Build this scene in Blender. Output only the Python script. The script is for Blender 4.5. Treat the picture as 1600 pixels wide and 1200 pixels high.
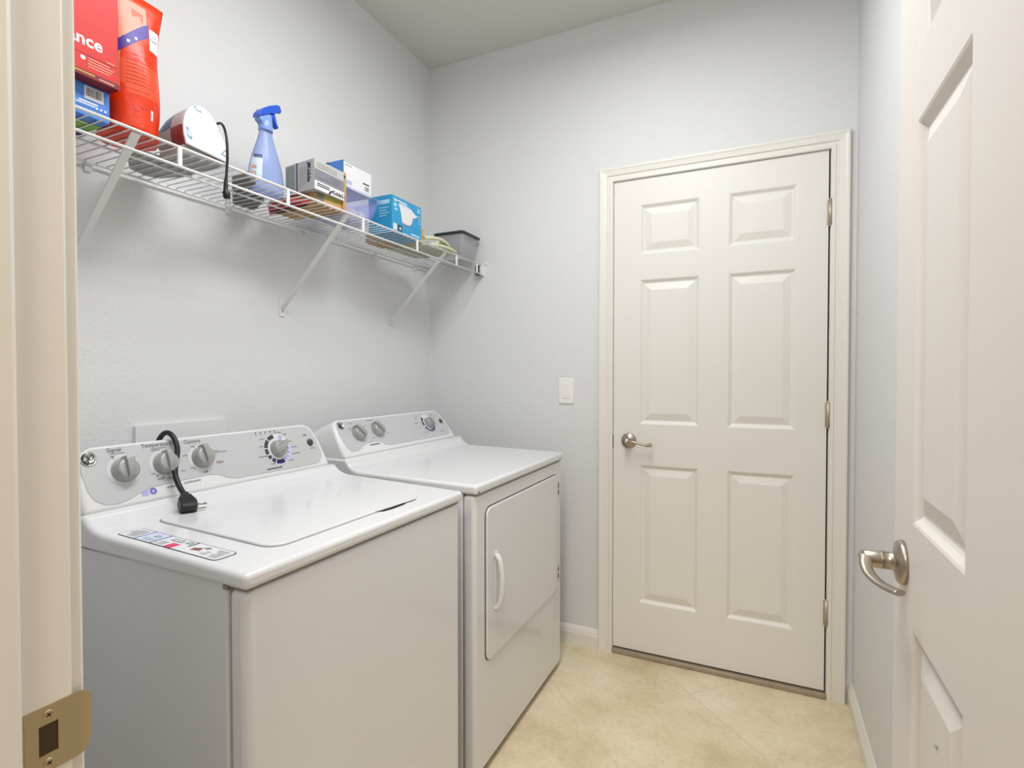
import bpy, bmesh, math, random
from mathutils import Vector, Matrix, Euler

random.seed(7)
for o in list(bpy.data.objects):
    bpy.data.objects.remove(o, do_unlink=True)
SC = bpy.context.scene
COL = SC.collection
PI = math.pi

# ------------------------------------------------------------------ camera
# plan coordinates: camera stands over the origin in the doorway, +y towards the far wall
XL, XR, YB, YN, YH, ZC = -1.54, 0.308, 2.317, 0.266, 0.13, 2.765
cam_d = bpy.data.cameras.new('camera')
cam_d.sensor_width = 36.0
cam_d.lens = 839.0 / 1600.0 * 36.0
cam_d.clip_start = 0.02
cam = bpy.data.objects.new('camera', cam_d)
COL.objects.link(cam)
cam.location = (0, 0, 1.22)
cam.rotation_euler = Euler((math.radians(89.0), 0, math.radians(25.0)), 'XYZ')
SC.camera = cam

# ------------------------------------------------------------------ world, exposure, big lights
w = bpy.data.worlds.new('world'); SC.world = w
w.use_nodes = True
w.node_tree.nodes['Background'].inputs[0].default_value = (0.9, 0.95, 1.0, 1)
w.node_tree.nodes['Background'].inputs[1].default_value = 0.3
SC.view_settings.view_transform = 'Standard'
SC.view_settings.look = 'None'
SC.view_settings.exposure = 0.24
SC.view_settings.gamma = 1.0
SC.view_settings.use_curve_mapping = False


def area(name, loc, rot, size, energy, col, shape='DISK', sy=None, spread=180):
    l = bpy.data.lights.new(name, 'AREA')
    l.shape = shape; l.size = size
    if sy: l.size_y = sy
    l.energy = energy; l.color = col; l.spread = math.radians(spread)
    o = bpy.data.objects.new(name, l); COL.objects.link(o)
    o.location = loc; o.rotation_euler = rot
    return o


# the laundry room's ceiling fixture and the hallway's ceiling fixture behind the camera
area('laundry_ceiling_lamp', (-0.42, 0.98, 2.672), (0, 0, 0), 0.36, 22.0, (0.985, 0.993, 0.995), 'RECTANGLE', 1.25)
area('hall_ceiling_lamp', (0.0, -1.0, 2.672), (0, 0, 0), 0.50, 30.0, (1.0, 0.89, 0.79), 'RECTANGLE', 0.9)

# ------------------------------------------------------------------ materials
def lin(v):
    v = v / 255.0
    return v / 12.92 if v <= 0.04045 else ((v + 0.055) / 1.055) ** 2.4


def rgb(r, g, b):
    return (lin(r), lin(g), lin(b), 1)


def mat(name, c, rough=0.5, metal=0.0, bump=None, var=0.0, spec=0.5, trans=0.0, alpha=1.0, coat=0.0, ior=1.45):
    m = bpy.data.materials.new(name); m.use_nodes = True
    nt = m.node_tree; b = nt.nodes['Principled BSDF']
    b.inputs['Base Color'].default_value = c
    b.inputs['Roughness'].default_value = rough
    b.inputs['Metallic'].default_value = metal
    b.inputs['Specular IOR Level'].default_value = spec
    b.inputs['Transmission Weight'].default_value = trans
    b.inputs['Alpha'].default_value = alpha
    b.inputs['Coat Weight'].default_value = coat
    b.inputs['IOR'].default_value = ior
    tc = nt.nodes.new('ShaderNodeTexCoord')
    n = nt.nodes.new('ShaderNodeTexNoise')
    nt.links.new(tc.outputs['Object'], n.inputs['Vector'])
    n.inputs['Scale'].default_value = (bump[0] if bump else 40)
    n.inputs['Detail'].default_value = 4
    if var:
        r = nt.nodes.new('ShaderNodeMix'); r.data_type = 'RGBA'
        r.inputs['A'].default_value = c
        r.inputs['B'].default_value = (c[0] * (1 - var), c[1] * (1 - var), c[2] * (1 - var), 1)
        nt.links.new(n.outputs['Fac'], r.inputs['Factor'])
        nt.links.new(r.outputs['Result'], b.inputs['Base Color'])
    if bump:
        bp = nt.nodes.new('ShaderNodeBump')
        bp.inputs['Strength'].default_value = bump[1]
        bp.inputs['Distance'].default_value = bump[2]
        nt.links.new(n.outputs['Fac'], bp.inputs['Height'])
        nt.links.new(bp.outputs['Normal'], b.inputs['Normal'])
    return m


def tile_mat():
    m = bpy.data.materials.new('travertine_tile'); m.use_nodes = True
    nt = m.node_tree; N = nt.nodes.new; L = nt.links.new
    b = nt.nodes['Principled BSDF']
    tc = N('ShaderNodeTexCoord')
    mp = N('ShaderNodeMapping'); mp.inputs['Rotation'].default_value = (0, 0, math.radians(-45))
    # grout lines pass through y - x = 2.37 and x + y = 1.885
    s = math.sqrt(0.5)
    mp.inputs['Location'].default_value = (-1.885 * s, -2.37 * s, 0)
    L(tc.outputs['Object'], mp.inputs['Vector'])
    br = N('ShaderNodeTexBrick')
    br.offset = 0.0; br.squash = 1.0
    br.inputs['Color1'].default_value = (1, 1, 1, 1); br.inputs['Color2'].default_value = (0.86, 0.86, 0.86, 1)
    br.inputs['Mortar'].default_value = (0, 0, 0, 1)
    br.inputs['Scale'].default_value = 1.0
    br.inputs['Mortar Size'].default_value = 0.0032
    br.inputs['Mortar Smooth'].default_value = 0.3
    br.inputs['Brick Width'].default_value = 0.46
    br.inputs['Row Height'].default_value = 0.46
    L(mp.outputs['Vector'], br.inputs['Vector'])
    n1 = N('ShaderNodeTexNoise'); n1.inputs['Scale'].default_value = 3.2; n1.inputs['Detail'].default_value = 8
    n1.inputs['Roughness'].default_value = 0.6
    L(tc.outputs['Object'], n1.inputs['Vector'])
    cr = N('ShaderNodeValToRGB')
    e = cr.color_ramp.elements
    e[0].position = 0.3; e[0].color = rgb(198, 180, 146)
    e[1].position = 0.72; e[1].color = rgb(236, 226, 203)
    k = cr.color_ramp.elements.new(0.5); k.color = rgb(224, 209, 178)
    L(n1.outputs['Fac'], cr.inputs['Fac'])
    n2 = N('ShaderNodeTexNoise'); n2.inputs['Scale'].default_value = 55; n2.inputs['Detail'].default_value = 5
    L(tc.outputs['Object'], n2.inputs['Vector'])
    cr2 = N('ShaderNodeValToRGB')
    cr2.color_ramp.elements[0].position = 0.33; cr2.color_ramp.elements[0].color = (0.80, 0.76, 0.68, 1)
    cr2.color_ramp.elements[1].position = 0.5; cr2.color_ramp.elements[1].color = (1, 1, 1, 1)
    L(n2.outputs['Fac'], cr2.inputs['Fac'])
    mu = N('ShaderNodeMix'); mu.data_type = 'RGBA'; mu.blend_type = 'MULTIPLY'; mu.inputs['Factor'].default_value = 0.38
    L(cr.outputs['Color'], mu.inputs['A']); L(cr2.outputs['Color'], mu.inputs['B'])
    mx = N('ShaderNodeMix'); mx.data_type = 'RGBA'
    L(br.outputs['Fac'], mx.inputs['Factor'])
    L(mu.outputs['Result'], mx.inputs['A'])
    mx.inputs['B'].default_value = rgb(216, 201, 169)
    L(mx.outputs['Result'], b.inputs['Base Color'])
    b.inputs['Roughness'].default_value = 0.42
    bp = N('ShaderNodeBump'); bp.inputs['Strength'].default_value = 0.4; bp.inputs['Distance'].default_value = 0.001
    bp.invert = True
    L(br.outputs['Fac'], bp.inputs['Height']); L(bp.outputs['Normal'], b.inputs['Normal'])
    return m


def grain_mat(name, c):
    """painted door skin with an embossed wood grain running along z"""
    m = mat(name, c, 0.45)
    nt = m.node_tree; b = nt.nodes['Principled BSDF']
    tc = nt.nodes.new('ShaderNodeTexCoord')
    mp = nt.nodes.new('ShaderNodeMapping'); mp.inputs['Scale'].default_value = (150, 150, 5)
    n = nt.nodes.new('ShaderNodeTexNoise'); n.inputs['Scale'].default_value = 3.0; n.inputs['Detail'].default_value = 3
    bp = nt.nodes.new('ShaderNodeBump'); bp.inputs['Strength'].default_value = 0.22; bp.inputs['Distance'].default_value = 0.0006
    nt.links.new(tc.outputs['Object'], mp.inputs['Vector'])
    nt.links.new(mp.outputs['Vector'], n.inputs['Vector'])
    nt.links.new(n.outputs['Fac'], bp.inputs['Height'])
    nt.links.new(bp.outputs['Normal'], b.inputs['Normal'])
    return m


M = {}
M['wall'] = mat('wall_paint', rgb(222, 223, 224), 0.6, bump=(110, 0.5, 0.003))
M['ceiling'] = mat('ceiling_paint', rgb(214, 214, 207), 0.8, bump=(60, 0.3, 0.003))
M['hall'] = mat('hall_paint', rgb(205, 192, 172), 0.7, bump=(95, 0.3, 0.002))
M['floor'] = tile_mat()
M['trim'] = mat('trim_paint', rgb(232, 229, 221), 0.35)
M['door'] = mat('door_paint', rgb(230, 228, 221), 0.40)
M['leaf'] = grain_mat('leaf_paint', rgb(226, 222, 216))
M['nickel'] = mat('satin_nickel', rgb(172, 163, 150), 0.34, 1.0)
M['hinge'] = mat('hinge_metal', rgb(190, 178, 160), 0.5, 0.7)
M['brass'] = mat('strike_metal', rgb(190, 173, 140), 0.42, 1.0)
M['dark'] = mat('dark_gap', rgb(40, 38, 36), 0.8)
M['seal'] = mat('door_seal', rgb(98, 88, 76), 0.7)
M['sill'] = mat('sill_metal', rgb(178, 164, 144), 0.55, 0.2, var=0.35)
M['enamel'] = mat('white_enamel', rgb(222, 223, 225), 0.16, coat=0.3)
M['plastic'] = mat('white_plastic', rgb(224, 225, 226), 0.32)
M['grey_panel'] = mat('silver_panel', rgb(196, 198, 200), 0.38, 0.15)
M['knob'] = mat('knob_grey', rgb(165, 166, 164), 0.28, 0.25)
M['ring'] = mat('ring_light', rgb(214, 216, 217), 0.4)
M['chrome'] = mat('chrome', rgb(210, 212, 214), 0.12, 1.0)
M['ink'] = mat('ink_grey', rgb(88, 88, 90), 0.6)
M['inklight'] = mat('ink_light', rgb(140, 140, 144), 0.6)
M['navy'] = mat('ink_navy', rgb(34, 34, 104), 0.5)
M['lilac'] = mat('ink_lilac', rgb(176, 178, 228), 0.5)
M['charcoal'] = mat('ink_charcoal', rgb(70, 68, 66), 0.5)
M['pink'] = mat('ink_pink', rgb(222, 70, 110), 0.5)
M['black'] = mat('black_rubber', rgb(24, 25, 25), 0.45)
M['switch'] = mat('switch_plastic', rgb(240, 237, 235), 0.3)
M['wire'] = mat('white_vinyl_wire', rgb(228, 228, 226), 0.35)
M['red'] = mat('red_card', rgb(204, 30, 22), 0.45, var=0.08)
M['maroon'] = mat('maroon_card', rgb(120, 30, 40), 0.5)
M['blue'] = mat('blue_card', rgb(74, 130, 208), 0.45)
M['teal'] = mat('teal_card', rgb(46, 150, 200), 0.42)
M['tealdark'] = mat('teal_edge', rgb(52, 110, 140), 0.5)
M['green'] = mat('green_print', rgb(122, 172, 44), 0.5)
M['white'] = mat('white_card', rgb(222, 223, 227), 0.5)
M['grey'] = mat('grey_card', rgb(188, 189, 188), 0.5)
M['greydark'] = mat('grey_print', rgb(132, 130, 142), 0.5)
M['kraft'] = mat('kraft_card', rgb(200, 158, 104), 0.75, var=0.15)
M['orange'] = mat('orange_foil', rgb(224, 58, 16), 0.30, bump=(22, 0.35, 0.006), var=0.12)
M['orangelight'] = mat('orange_print', rgb(226, 84, 50), 0.38)
M['peach'] = mat('peach_print', rgb(220, 150, 128), 0.4)
M['purple'] = mat('purple_print', rgb(74, 56, 150), 0.4)
M['bottle'] = mat('bottle_blue', rgb(176, 194, 238), 0.18, trans=0.5, ior=1.2)
M['liquid'] = mat('bottle_label', rgb(196, 214, 232), 0.4)
M['trigger'] = mat('trigger_blue', rgb(40, 88, 200), 0.3)
M['collar'] = mat('collar_blue', rgb(130, 160, 222), 0.3)
M['tub'] = mat('tub_plastic', rgb(158, 168, 240), 0.25, alpha=0.24)
M['bin'] = mat('bin_plastic', rgb(216, 217, 220), 0.3, alpha=0.38)
M['bindark'] = mat('bin_lid', rgb(52, 54, 56), 0.35)
M['gapgrey'] = mat('gap_grey', rgb(140, 137, 132), 0.7)
M['ball'] = mat('white_ball', rgb(240, 238, 236), 0.5)
M['cloth'] = mat('pale_cloth', rgb(204, 206, 172), 0.9, bump=(160, 0.5, 0.002), var=0.2)
M['ironplate'] = mat('bright_plate', rgb(240, 241, 243), 0.3)
M['ironreflect'] = mat('painted_red_reflection', rgb(140, 62, 58), 0.35)  # red reflection on the iron's side, painted as colour
M['ironblue'] = mat('deep_blue_plastic', rgb(28, 70, 122), 0.3)
M['greyunder'] = mat('grey_plastic', rgb(166, 166, 164), 0.5)
M['case'] = mat('dark_case', rgb(112, 110, 108), 0.6)
M['lens'] = mat('lamp_glass', rgb(245, 243, 236), 0.4)


# ------------------------------------------------------------------ helpers
def box(bm, x0, x1, y0, y1, z0, z1, mi=0):
    vs = [bm.verts.new(p) for p in ((x0, y0, z0), (x1, y0, z0), (x1, y1, z0), (x0, y1, z0),
                                    (x0, y0, z1), (x1, y0, z1), (x1, y1, z1), (x0, y1, z1))]
    fs = []
    for q in ((3, 2, 1, 0), (4, 5, 6, 7), (0, 1, 5, 4), (1, 2, 6, 5), (2, 3, 7, 6), (3, 0, 4, 7)):
        f = bm.faces.new([vs[i] for i in q]); f.material_index = mi; fs.append(f)
    return vs


def hexa(bm, pts, mi=0):
    """eight corners: bottom ring then top ring, same winding"""
    vs = [bm.verts.new(p) for p in pts]
    for q in ((3, 2, 1, 0), (4, 5, 6, 7), (0, 1, 5, 4), (1, 2, 6, 5), (2, 3, 7, 6), (3, 0, 4, 7)):
        bm.faces.new([vs[i] for i in q]).material_index = mi
    return vs


def prism(bm, pts, off, mi=0, mi_cap=None):
    """closed polygon (3-D points) extruded by vector off"""
    off = Vector(off)
    a = [bm.verts.new(p) for p in pts]
    b = [bm.verts.new(Vector(p) + off) for p in pts]
    n = len(pts)
    f = bm.faces.new(a[::-1]); f.material_index = mi if mi_cap is None else mi_cap
    f = bm.faces.new(b); f.material_index = mi if mi_cap is None else mi_cap
    for i in range(n):
        bm.faces.new((a[i], a[(i + 1) % n], b[(i + 1) % n], b[i])).material_index = mi
    return a, b


def tube(bm, pts, r, seg=8, mi=0, flat=1.0, up=None):
    pts = [Vector(p) for p in pts]
    n = len(pts); rings = []
    for i, p in enumerate(pts):
        t = (pts[min(i + 1, n - 1)] - pts[max(i - 1, 0)]).normalized()
        u = Vector(up) if up else (Vector((0, 0, 1)) if abs(t.z) < 0.9 else Vector((1, 0, 0)))
        a = t.cross(u).normalized(); b = t.cross(a).normalized()
        rr = r[i] if isinstance(r, (list, tuple)) else r
        rings.append([bm.verts.new(p + a * (rr * math.cos(2 * PI * k / seg)) + b * (rr * flat * math.sin(2 * PI * k / seg)))
                      for k in range(seg)])
    for i in range(n - 1):
        for k in range(seg):
            f = bm.faces.new((rings[i][k], rings[i][(k + 1) % seg], rings[i + 1][(k + 1) % seg], rings[i + 1][k]))
            f.material_index = mi; f.smooth = True
    bm.faces.new(rings[0][::-1]).material_index = mi
    bm.faces.new(rings[-1]).material_index = mi


def spline(pts, n=6):
    P = [Vector(p) for p in pts]; out = []
    for i in range(len(P) - 1):
        p0 = P[max(i - 1, 0)]; p1 = P[i]; p2 = P[i + 1]; p3 = P[min(i + 2, len(P) - 1)]
        for k in range(n):
            t = k / n
            out.append(0.5 * ((2 * p1) + (p2 - p0) * t + (2 * p0 - 5 * p1 + 4 * p2 - p3) * t * t + (3 * p1 - p0 - 3 * p2 + p3) * t ** 3))
    out.append(P[-1]); return out


def lathe(bm, prof, origin=(0, 0, 0), axis=(0, 0, 1), seg=24, mi=0, sx=1.0, sy=1.0, xdir=None):
    """profile list of (radius, height) about an axis"""
    ax = Vector(axis).normalized(); o = Vector(origin)
    u = Vector(xdir) if xdir else (Vector((1, 0, 0)) if abs(ax.x) < 0.9 else Vector((0, 1, 0)))
    u = (u - ax * u.dot(ax)).normalized(); v = ax.cross(u)
    rings = []
    for r, h in prof:
        if r < 1e-6:
            rings.append([bm.verts.new(o + ax * h)])
        else:
            rings.append([bm.verts.new(o + ax * h + u * (r * sx * math.cos(2 * PI * k / seg)) + v * (r * sy * math.sin(2 * PI * k / seg))) for k in range(seg)])
    for a, b in zip(rings[:-1], rings[1:]):
        for k in range(seg):
            k2 = (k + 1) % seg
            if len(a) == 1 and len(b) == 1: continue
            if len(a) == 1: f = bm.faces.new((a[0], b[k2], b[k]))
            elif len(b) == 1: f = bm.faces.new((a[k], a[k2], b[0]))
            else: f = bm.faces.new((a[k], a[k2], b[k2], b[k]))
            f.material_index = mi; f.smooth = True
    if len(rings[0]) > 1: bm.faces.new(rings[0][::-1]).material_index = mi
    if len(rings[-1]) > 1: bm.faces.new(rings[-1]).material_index = mi


def quad(bm, o, u, v, a0, a1, b0, b1, mi=0, lift=0.0004):
    """printed patch lying on a face: origin o, in-plane unit vectors u, v"""
    o = Vector(o); u = Vector(u); v = Vector(v); n = u.cross(v).normalized() * lift
    vs = [bm.verts.new(o + u * a + v * b + n) for a, b in ((a0, b0), (a1, b0), (a1, b1), (a0, b1))]
    bm.faces.new(vs).material_index = mi


def poly(bm, o, u, v, pts, mi=0, lift=0.0004):
    o = Vector(o); u = Vector(u); v = Vector(v); n = u.cross(v).normalized() * lift
    f = bm.faces.new([bm.verts.new(o + u * a + v * b + n) for a, b in pts]); f.material_index = mi
    return f


def arc(bm, o, u, v, r0, r1, a0, a1, mi=0, lift=0.0004, n=8):
    pts = [(r0 * math.cos(a0 + (a1 - a0) * i / n), r0 * math.sin(a0 + (a1 - a0) * i / n)) for i in range(n + 1)]
    pts += [(r1 * math.cos(a1 + (a0 - a1) * i / n), r1 * math.sin(a1 + (a0 - a1) * i / n)) for i in range(n + 1)]
    n_ = len(pts)
    O = Vector(o); U = Vector(u); V = Vector(v); nn = U.cross(V).normalized() * lift
    vs = [bm.verts.new(O + U * a + V * b + nn) for a, b in pts]
    for i in range(n):
        f = bm.faces.new((vs[i], vs[i + 1], vs[n_ - 2 - i], vs[n_ - 1 - i]))
        f.material_index = mi
        f.normal_update()
        if f.normal.dot(nn) < 0: f.normal_flip()


def lettering(bm, s, o, u, v, size, mi=0, lift=0.0005, align='CENTER', bold=0.0):
    """real letters laid on a face as mesh"""
    cu = bpy.data.curves.new('letters', 'FONT'); cu.body = s; cu.size = size
    cu.align_x = align; cu.align_y = 'CENTER'; cu.offset = bold; cu.resolution_u = 3
    ob = bpy.data.objects.new('letters', cu); COL.objects.link(ob)
    dg = bpy.context.evaluated_depsgraph_get()
    me = bpy.data.meshes.new_from_object(ob.evaluated_get(dg))
    o = Vector(o); u = Vector(u).normalized(); v = Vector(v).normalized(); n = u.cross(v).normalized()
    vs = [bm.verts.new(o + u * p.co.x + v * p.co.y + n * lift) for p in me.vertices]
    for p in me.polygons:
        try:
            f = bm.faces.new([vs[i] for i in p.vertices]); f.material_index = mi
        except ValueError:
            pass
    bpy.data.objects.remove(ob, do_unlink=True); bpy.data.meshes.remove(me); bpy.data.curves.remove(cu)


def root_of(o):
    while o.parent: o = o.parent
    return o


def obj(name, bm, mats, parent=None, bevel=0.0, seg=2, smooth=False, kind=None, recalc=False, origin=None, ang=35, subd=0):
    if recalc: bmesh.ops.recalc_face_normals(bm, faces=bm.faces[:])
    base = Vector(root_of(parent).location) if parent else (Vector(origin) if origin else Vector((0, 0, 0)))
    me = bpy.data.meshes.new(name)
    bmesh.ops.translate(bm, verts=bm.verts[:], vec=-base)
    bm.to_mesh(me); bm.free()
    ms = mats if isinstance(mats, (list, tuple)) else [mats]
    for k in ms: me.materials.append(M[k] if isinstance(k, str) else k)
    o = bpy.data.objects.new(name, me); COL.objects.link(o)
    if parent: o.parent = parent
    else: o.location = base
    if bevel:
        b = o.modifiers.new('bevel', 'BEVEL'); b.width = bevel; b.segments = seg
        b.limit_method = 'ANGLE'; b.angle_limit = math.radians(ang); b.harden_normals = False
        smooth = True
    if subd:
        s = o.modifiers.new('subd', 'SUBSURF'); s.levels = subd; s.render_levels = subd; smooth = True
    if smooth:
        for p in me.polygons: p.use_smooth = True
        me.set_sharp_from_angle(angle=math.radians(50))
    if kind: o['kind'] = kind
    return o


def B(): return bmesh.new()


def thing(name, label, cat, loc, group=None):
    o = bpy.data.objects.new(name, None); COL.objects.link(o)
    o.empty_display_size = 0.05
    o.location = loc; o['label'] = label; o['category'] = cat
    if group: o['group'] = group
    return o


def tag(o, label, cat, group=None):
    o['label'] = label; o['category'] = cat
    if group: o['group'] = group
    return o


def struct(name, bm, mats, **k):
    return obj(name, bm, mats, kind='structure', **k)


# ------------------------------------------------------------------ room shell
T = 0.12
DX0, DX1, DZ = -0.5908, 0.2242, 2.0545           # opening of the far door
JX0, JX1, JZ = -0.559, 0.237, 2.06             # opening of the near doorway
bm = B(); box(bm, -2.6, 1.6, -2.2, YB + T, -0.1, 0); struct('floor', bm, 'floor')
bm = B(); box(bm, XL - T, XR + T, YH, YB + T, ZC, ZC + 0.1); struct('ceiling', bm, 'ceiling')
bm = B(); box(bm, XL - T, XL, YH, YB + T, 0, ZC); struct('wall_left', bm, 'wall')
bm = B(); box(bm, XR, XR + T, YN, YB + T, 0, ZC); struct('wall_right', bm, 'wall')
bm = B()
box(bm, XL, DX0 - 0.02, YB, YB + T, 0, ZC); box(bm, DX1 + 0.02, XR, YB, YB + T, 0, ZC)
box(bm, DX0 - 0.02, DX1 + 0.02, YB, YB + T, DZ + 0.02, ZC)
box(bm, DX0 - 0.02, DX1 + 0.02, YB + T - 0.02, YB + T, 0, DZ + 0.02)
struct('wall_back', bm, 'wall')
bm = B()
box(bm, XL, JX0 - 0.02, YH, YN, 0, ZC); box(bm, JX1 + 0.02, XR + T, YH, YN, 0, ZC)
box(bm, JX0 - 0.02, JX1 + 0.02, YH, YN, JZ + 0.02, ZC)
struct('wall_near', bm, 'wall')
# hallway behind the camera
bm = B(); box(bm, -2.6, 1.6, -2.2, -2.1, 0, ZC); struct('wall_hall_back', bm, 'hall')
bm = B(); box(bm, -2.6, -2.5, -2.1, YH, 0, ZC); struct('wall_hall_left', bm, 'hall')
bm = B(); box(bm, 1.5, 1.6, -2.1, YH, 0, ZC); struct('wall_hall_right', bm, 'hall')
bm = B(); box(bm, -2.5, XL - T, YH, YN, 0, ZC); box(bm, XR + T, 1.5, YH, YN, 0, ZC); struct('wall_hall_front', bm, 'hall')
bm = B(); box(bm, -2.6, 1.6, -2.2, YH, ZC, ZC + 0.1); struct('ceiling_hall', bm, 'ceiling')

CAS = [(0, 0), (0, .009), (.003, .012), (.014, .012), (.018, .009), (.023, .009), (.027, .014), (.045, .0165), (.052, .019), (.058, .019), (.061, .016), (.061, 0)]


def casing(name, x0, x1, z1, yface, sgn):
    """mitred moulded casing round a door opening, on the wall face y = yface, standing out along sgn*y"""
    bm = B(); cols = []
    for o, p in CAS:
        y = yface + sgn * p
        cols.append([bm.verts.new(q) for q in ((x0 - o, y, 0), (x0 - o, y, z1 + o), (x1 + o, y, z1 + o), (x1 + o, y, 0))])
    n = len(cols)
    for i in range(n):
        a, b = cols[i], cols[(i + 1) % n]
        for k in range(3): bm.faces.new((a[k], a[k + 1], b[k + 1], b[k]))
    bm.faces.new([c[0] for c in cols]); bm.faces.new([c[3] for c in cols])
    return struct(name, bm, 'trim', recalc=True)


casing('trim_1', DX0 - 0.001, DX1 + 0.001, DZ, YB, -1)
casing('trim_2', JX0 - 0.005, JX1 + 0.005, JZ, YN, 1)
# jambs and stops
bm = B()
box(bm, DX0 - 0.019, DX0, YB + 0.001, YB + T - 0.021, 0, DZ + 0.019); box(bm, DX1, DX1 + 0.019, YB + 0.001, YB + T - 0.021, 0, DZ + 0.019)
box(bm, DX0, DX1, YB + 0.001, YB + T - 0.021, DZ, DZ + 0.019)
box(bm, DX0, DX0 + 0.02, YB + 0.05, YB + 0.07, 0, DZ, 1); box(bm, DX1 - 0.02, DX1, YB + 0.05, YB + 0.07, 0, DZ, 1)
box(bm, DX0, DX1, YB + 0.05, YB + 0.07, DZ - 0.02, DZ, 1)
struct('trim_3', bm, ['trim', 'dark'])
bm = B()
box(bm, JX0 - 0.019, JX0, YH - 0.005, YN, 0, JZ); box(bm, JX1, JX1 + 0.019, YH - 0.005, YN, 0, JZ)
box(bm, JX0 - 0.019, JX1 + 0.019, YH - 0.005, YN, JZ, JZ + 0.019)
struct('trim_4', bm, 'trim', bevel=0.0025, seg=3)
bm = B()
box(bm, JX0, JX0 + 0.011, YN - 0.073, YN - 0.040, 0, JZ - 0.012); box(bm, JX1 - 0.011, JX1, YN - 0.073, YN - 0.040, 0, JZ - 0.012)
box(bm, JX0, JX1, YN - 0.073, YN - 0.040, JZ - 0.012, JZ)
struct('trim_5', bm, 'trim', bevel=0.004, seg=3)
bm = B()
box(bm, DX0, DX1, YB - 0.016, YB + 0.09, 0, 0.019); struct('trim_6', bm, 'sill', bevel=0.004)

BASE = [(0, 0), (.014, 0), (.014, .052), (.012, .055), (.012, .059), (.010, .062), (.010, .066), (.006, .074), (.003, .080), (0, .083)]
bm = B(); prism(bm, [(XL, YB - p, z) for p, z in BASE], (DX0 - 0.062 - XL, 0, 0)); struct('baseboard_back', bm, 'trim', recalc=True)
bm = B(); prism(bm, [(XR - p, YN + 0.02, z) for p, z in BASE], (0, YB - YN - 0.021, 0)); struct('baseboard_right', bm, 'trim', recalc=True)
bm = B(); prism(bm, [(XL + p, YN, z) for p, z in BASE], (0, YB - YN - 0.015, 0)); struct('baseboard_left', bm, 'trim', recalc=True)


# ------------------------------------------------------------------ panelled doors
def panel_face(bm, W, H, xs, zs, tf, back):
    """front skin of a door with raised panels; xs/zs: lists of (start, end) of the panels; tf(a, z, d) -> world (d outwards)"""
    X = sorted(set([0, W] + [v for p in xs for v in p])); Z = sorted(set([0, H] + [v for p in zs for v in p]))
    rings = [(0, 0), (.004, -.0015), (.011, -.0075), (.015, -.0095), (.019, -.0095), (.022, -.0085), (.044, -.0022), (.047, -.0015)]
    for i in range(len(X) - 1):
        for j in range(len(Z) - 1):
            a0, a1, b0, b1 = X[i], X[i + 1], Z[j], Z[j + 1]
            if (a0, a1) in xs and (b0, b1) in zs:
                prev = None
                for o, d in rings:
                    r = [bm.verts.new(tf(*q, d)) for q in ((a0 + o, b0 + o), (a1 - o, b0 + o), (a1 - o, b1 - o), (a0 + o, b1 - o))]
                    if prev:
                        for k in range(4): bm.faces.new((prev[k], prev[(k + 1) % 4], r[(k + 1) % 4], r[k]))
                    prev = r
                bm.faces.new(prev)
            else:
                bm.faces.new([bm.verts.new(tf(*q, 0)) for q in ((a0, b0), (a1, b0), (a1, b1), (a0, b1))])
    c = [bm.verts.new(tf(*q, 0)) for q in ((0, 0), (W, 0), (W, H), (0, H))]
    d = [bm.verts.new(tf(*q, -back)) for q in ((0, 0), (W, 0), (W, H), (0, H))]
    for k in range(4): bm.faces.new((c[k], c[(k + 1) % 4], d[(k + 1) % 4], d[k]))
    bm.faces.new(d[::-1])
    bmesh.ops.remove_doubles(bm, verts=bm.verts[:], dist=1e-5)
    bmesh.ops.recalc_face_normals(bm, faces=bm.faces[:])


def lever_wave(bm, o, out, along, L=0.105, drop=0.012):
    """rosette, neck and waved lever; o on the door face"""
    o = Vector(o); out = Vector(out); along = Vector(along); up = Vector((0, 0, 1))
    lathe(bm, [(.0, -.001), (.0325, -.001), (.0325, .004), (.029, .009), (.016, .011), (.0125, .013), (.0125, .034), (.0135, .035), (.0135, .050), (.011, .054), (0, .055)], o, out, 32)
    p = o + out * 0.045
    pts = [p + along * a + up * z + out * q for a, z, q in ((-.004, 0, 0), (.012, .001, .002), (.03, .000, .004), (.05, -.005, .003), (.07, -.010, .0), (.088, -.012, -.003), (L, -.009, -.004))]
    pts = spline(pts, 4)
    n = len(pts)
    tube(bm, pts, [.0095 - .003 * math.sin(PI * min(1, i / n)) + (.002 if i > n * .75 else 0) for i in range(n)], 12, flat=0.75)


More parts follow.
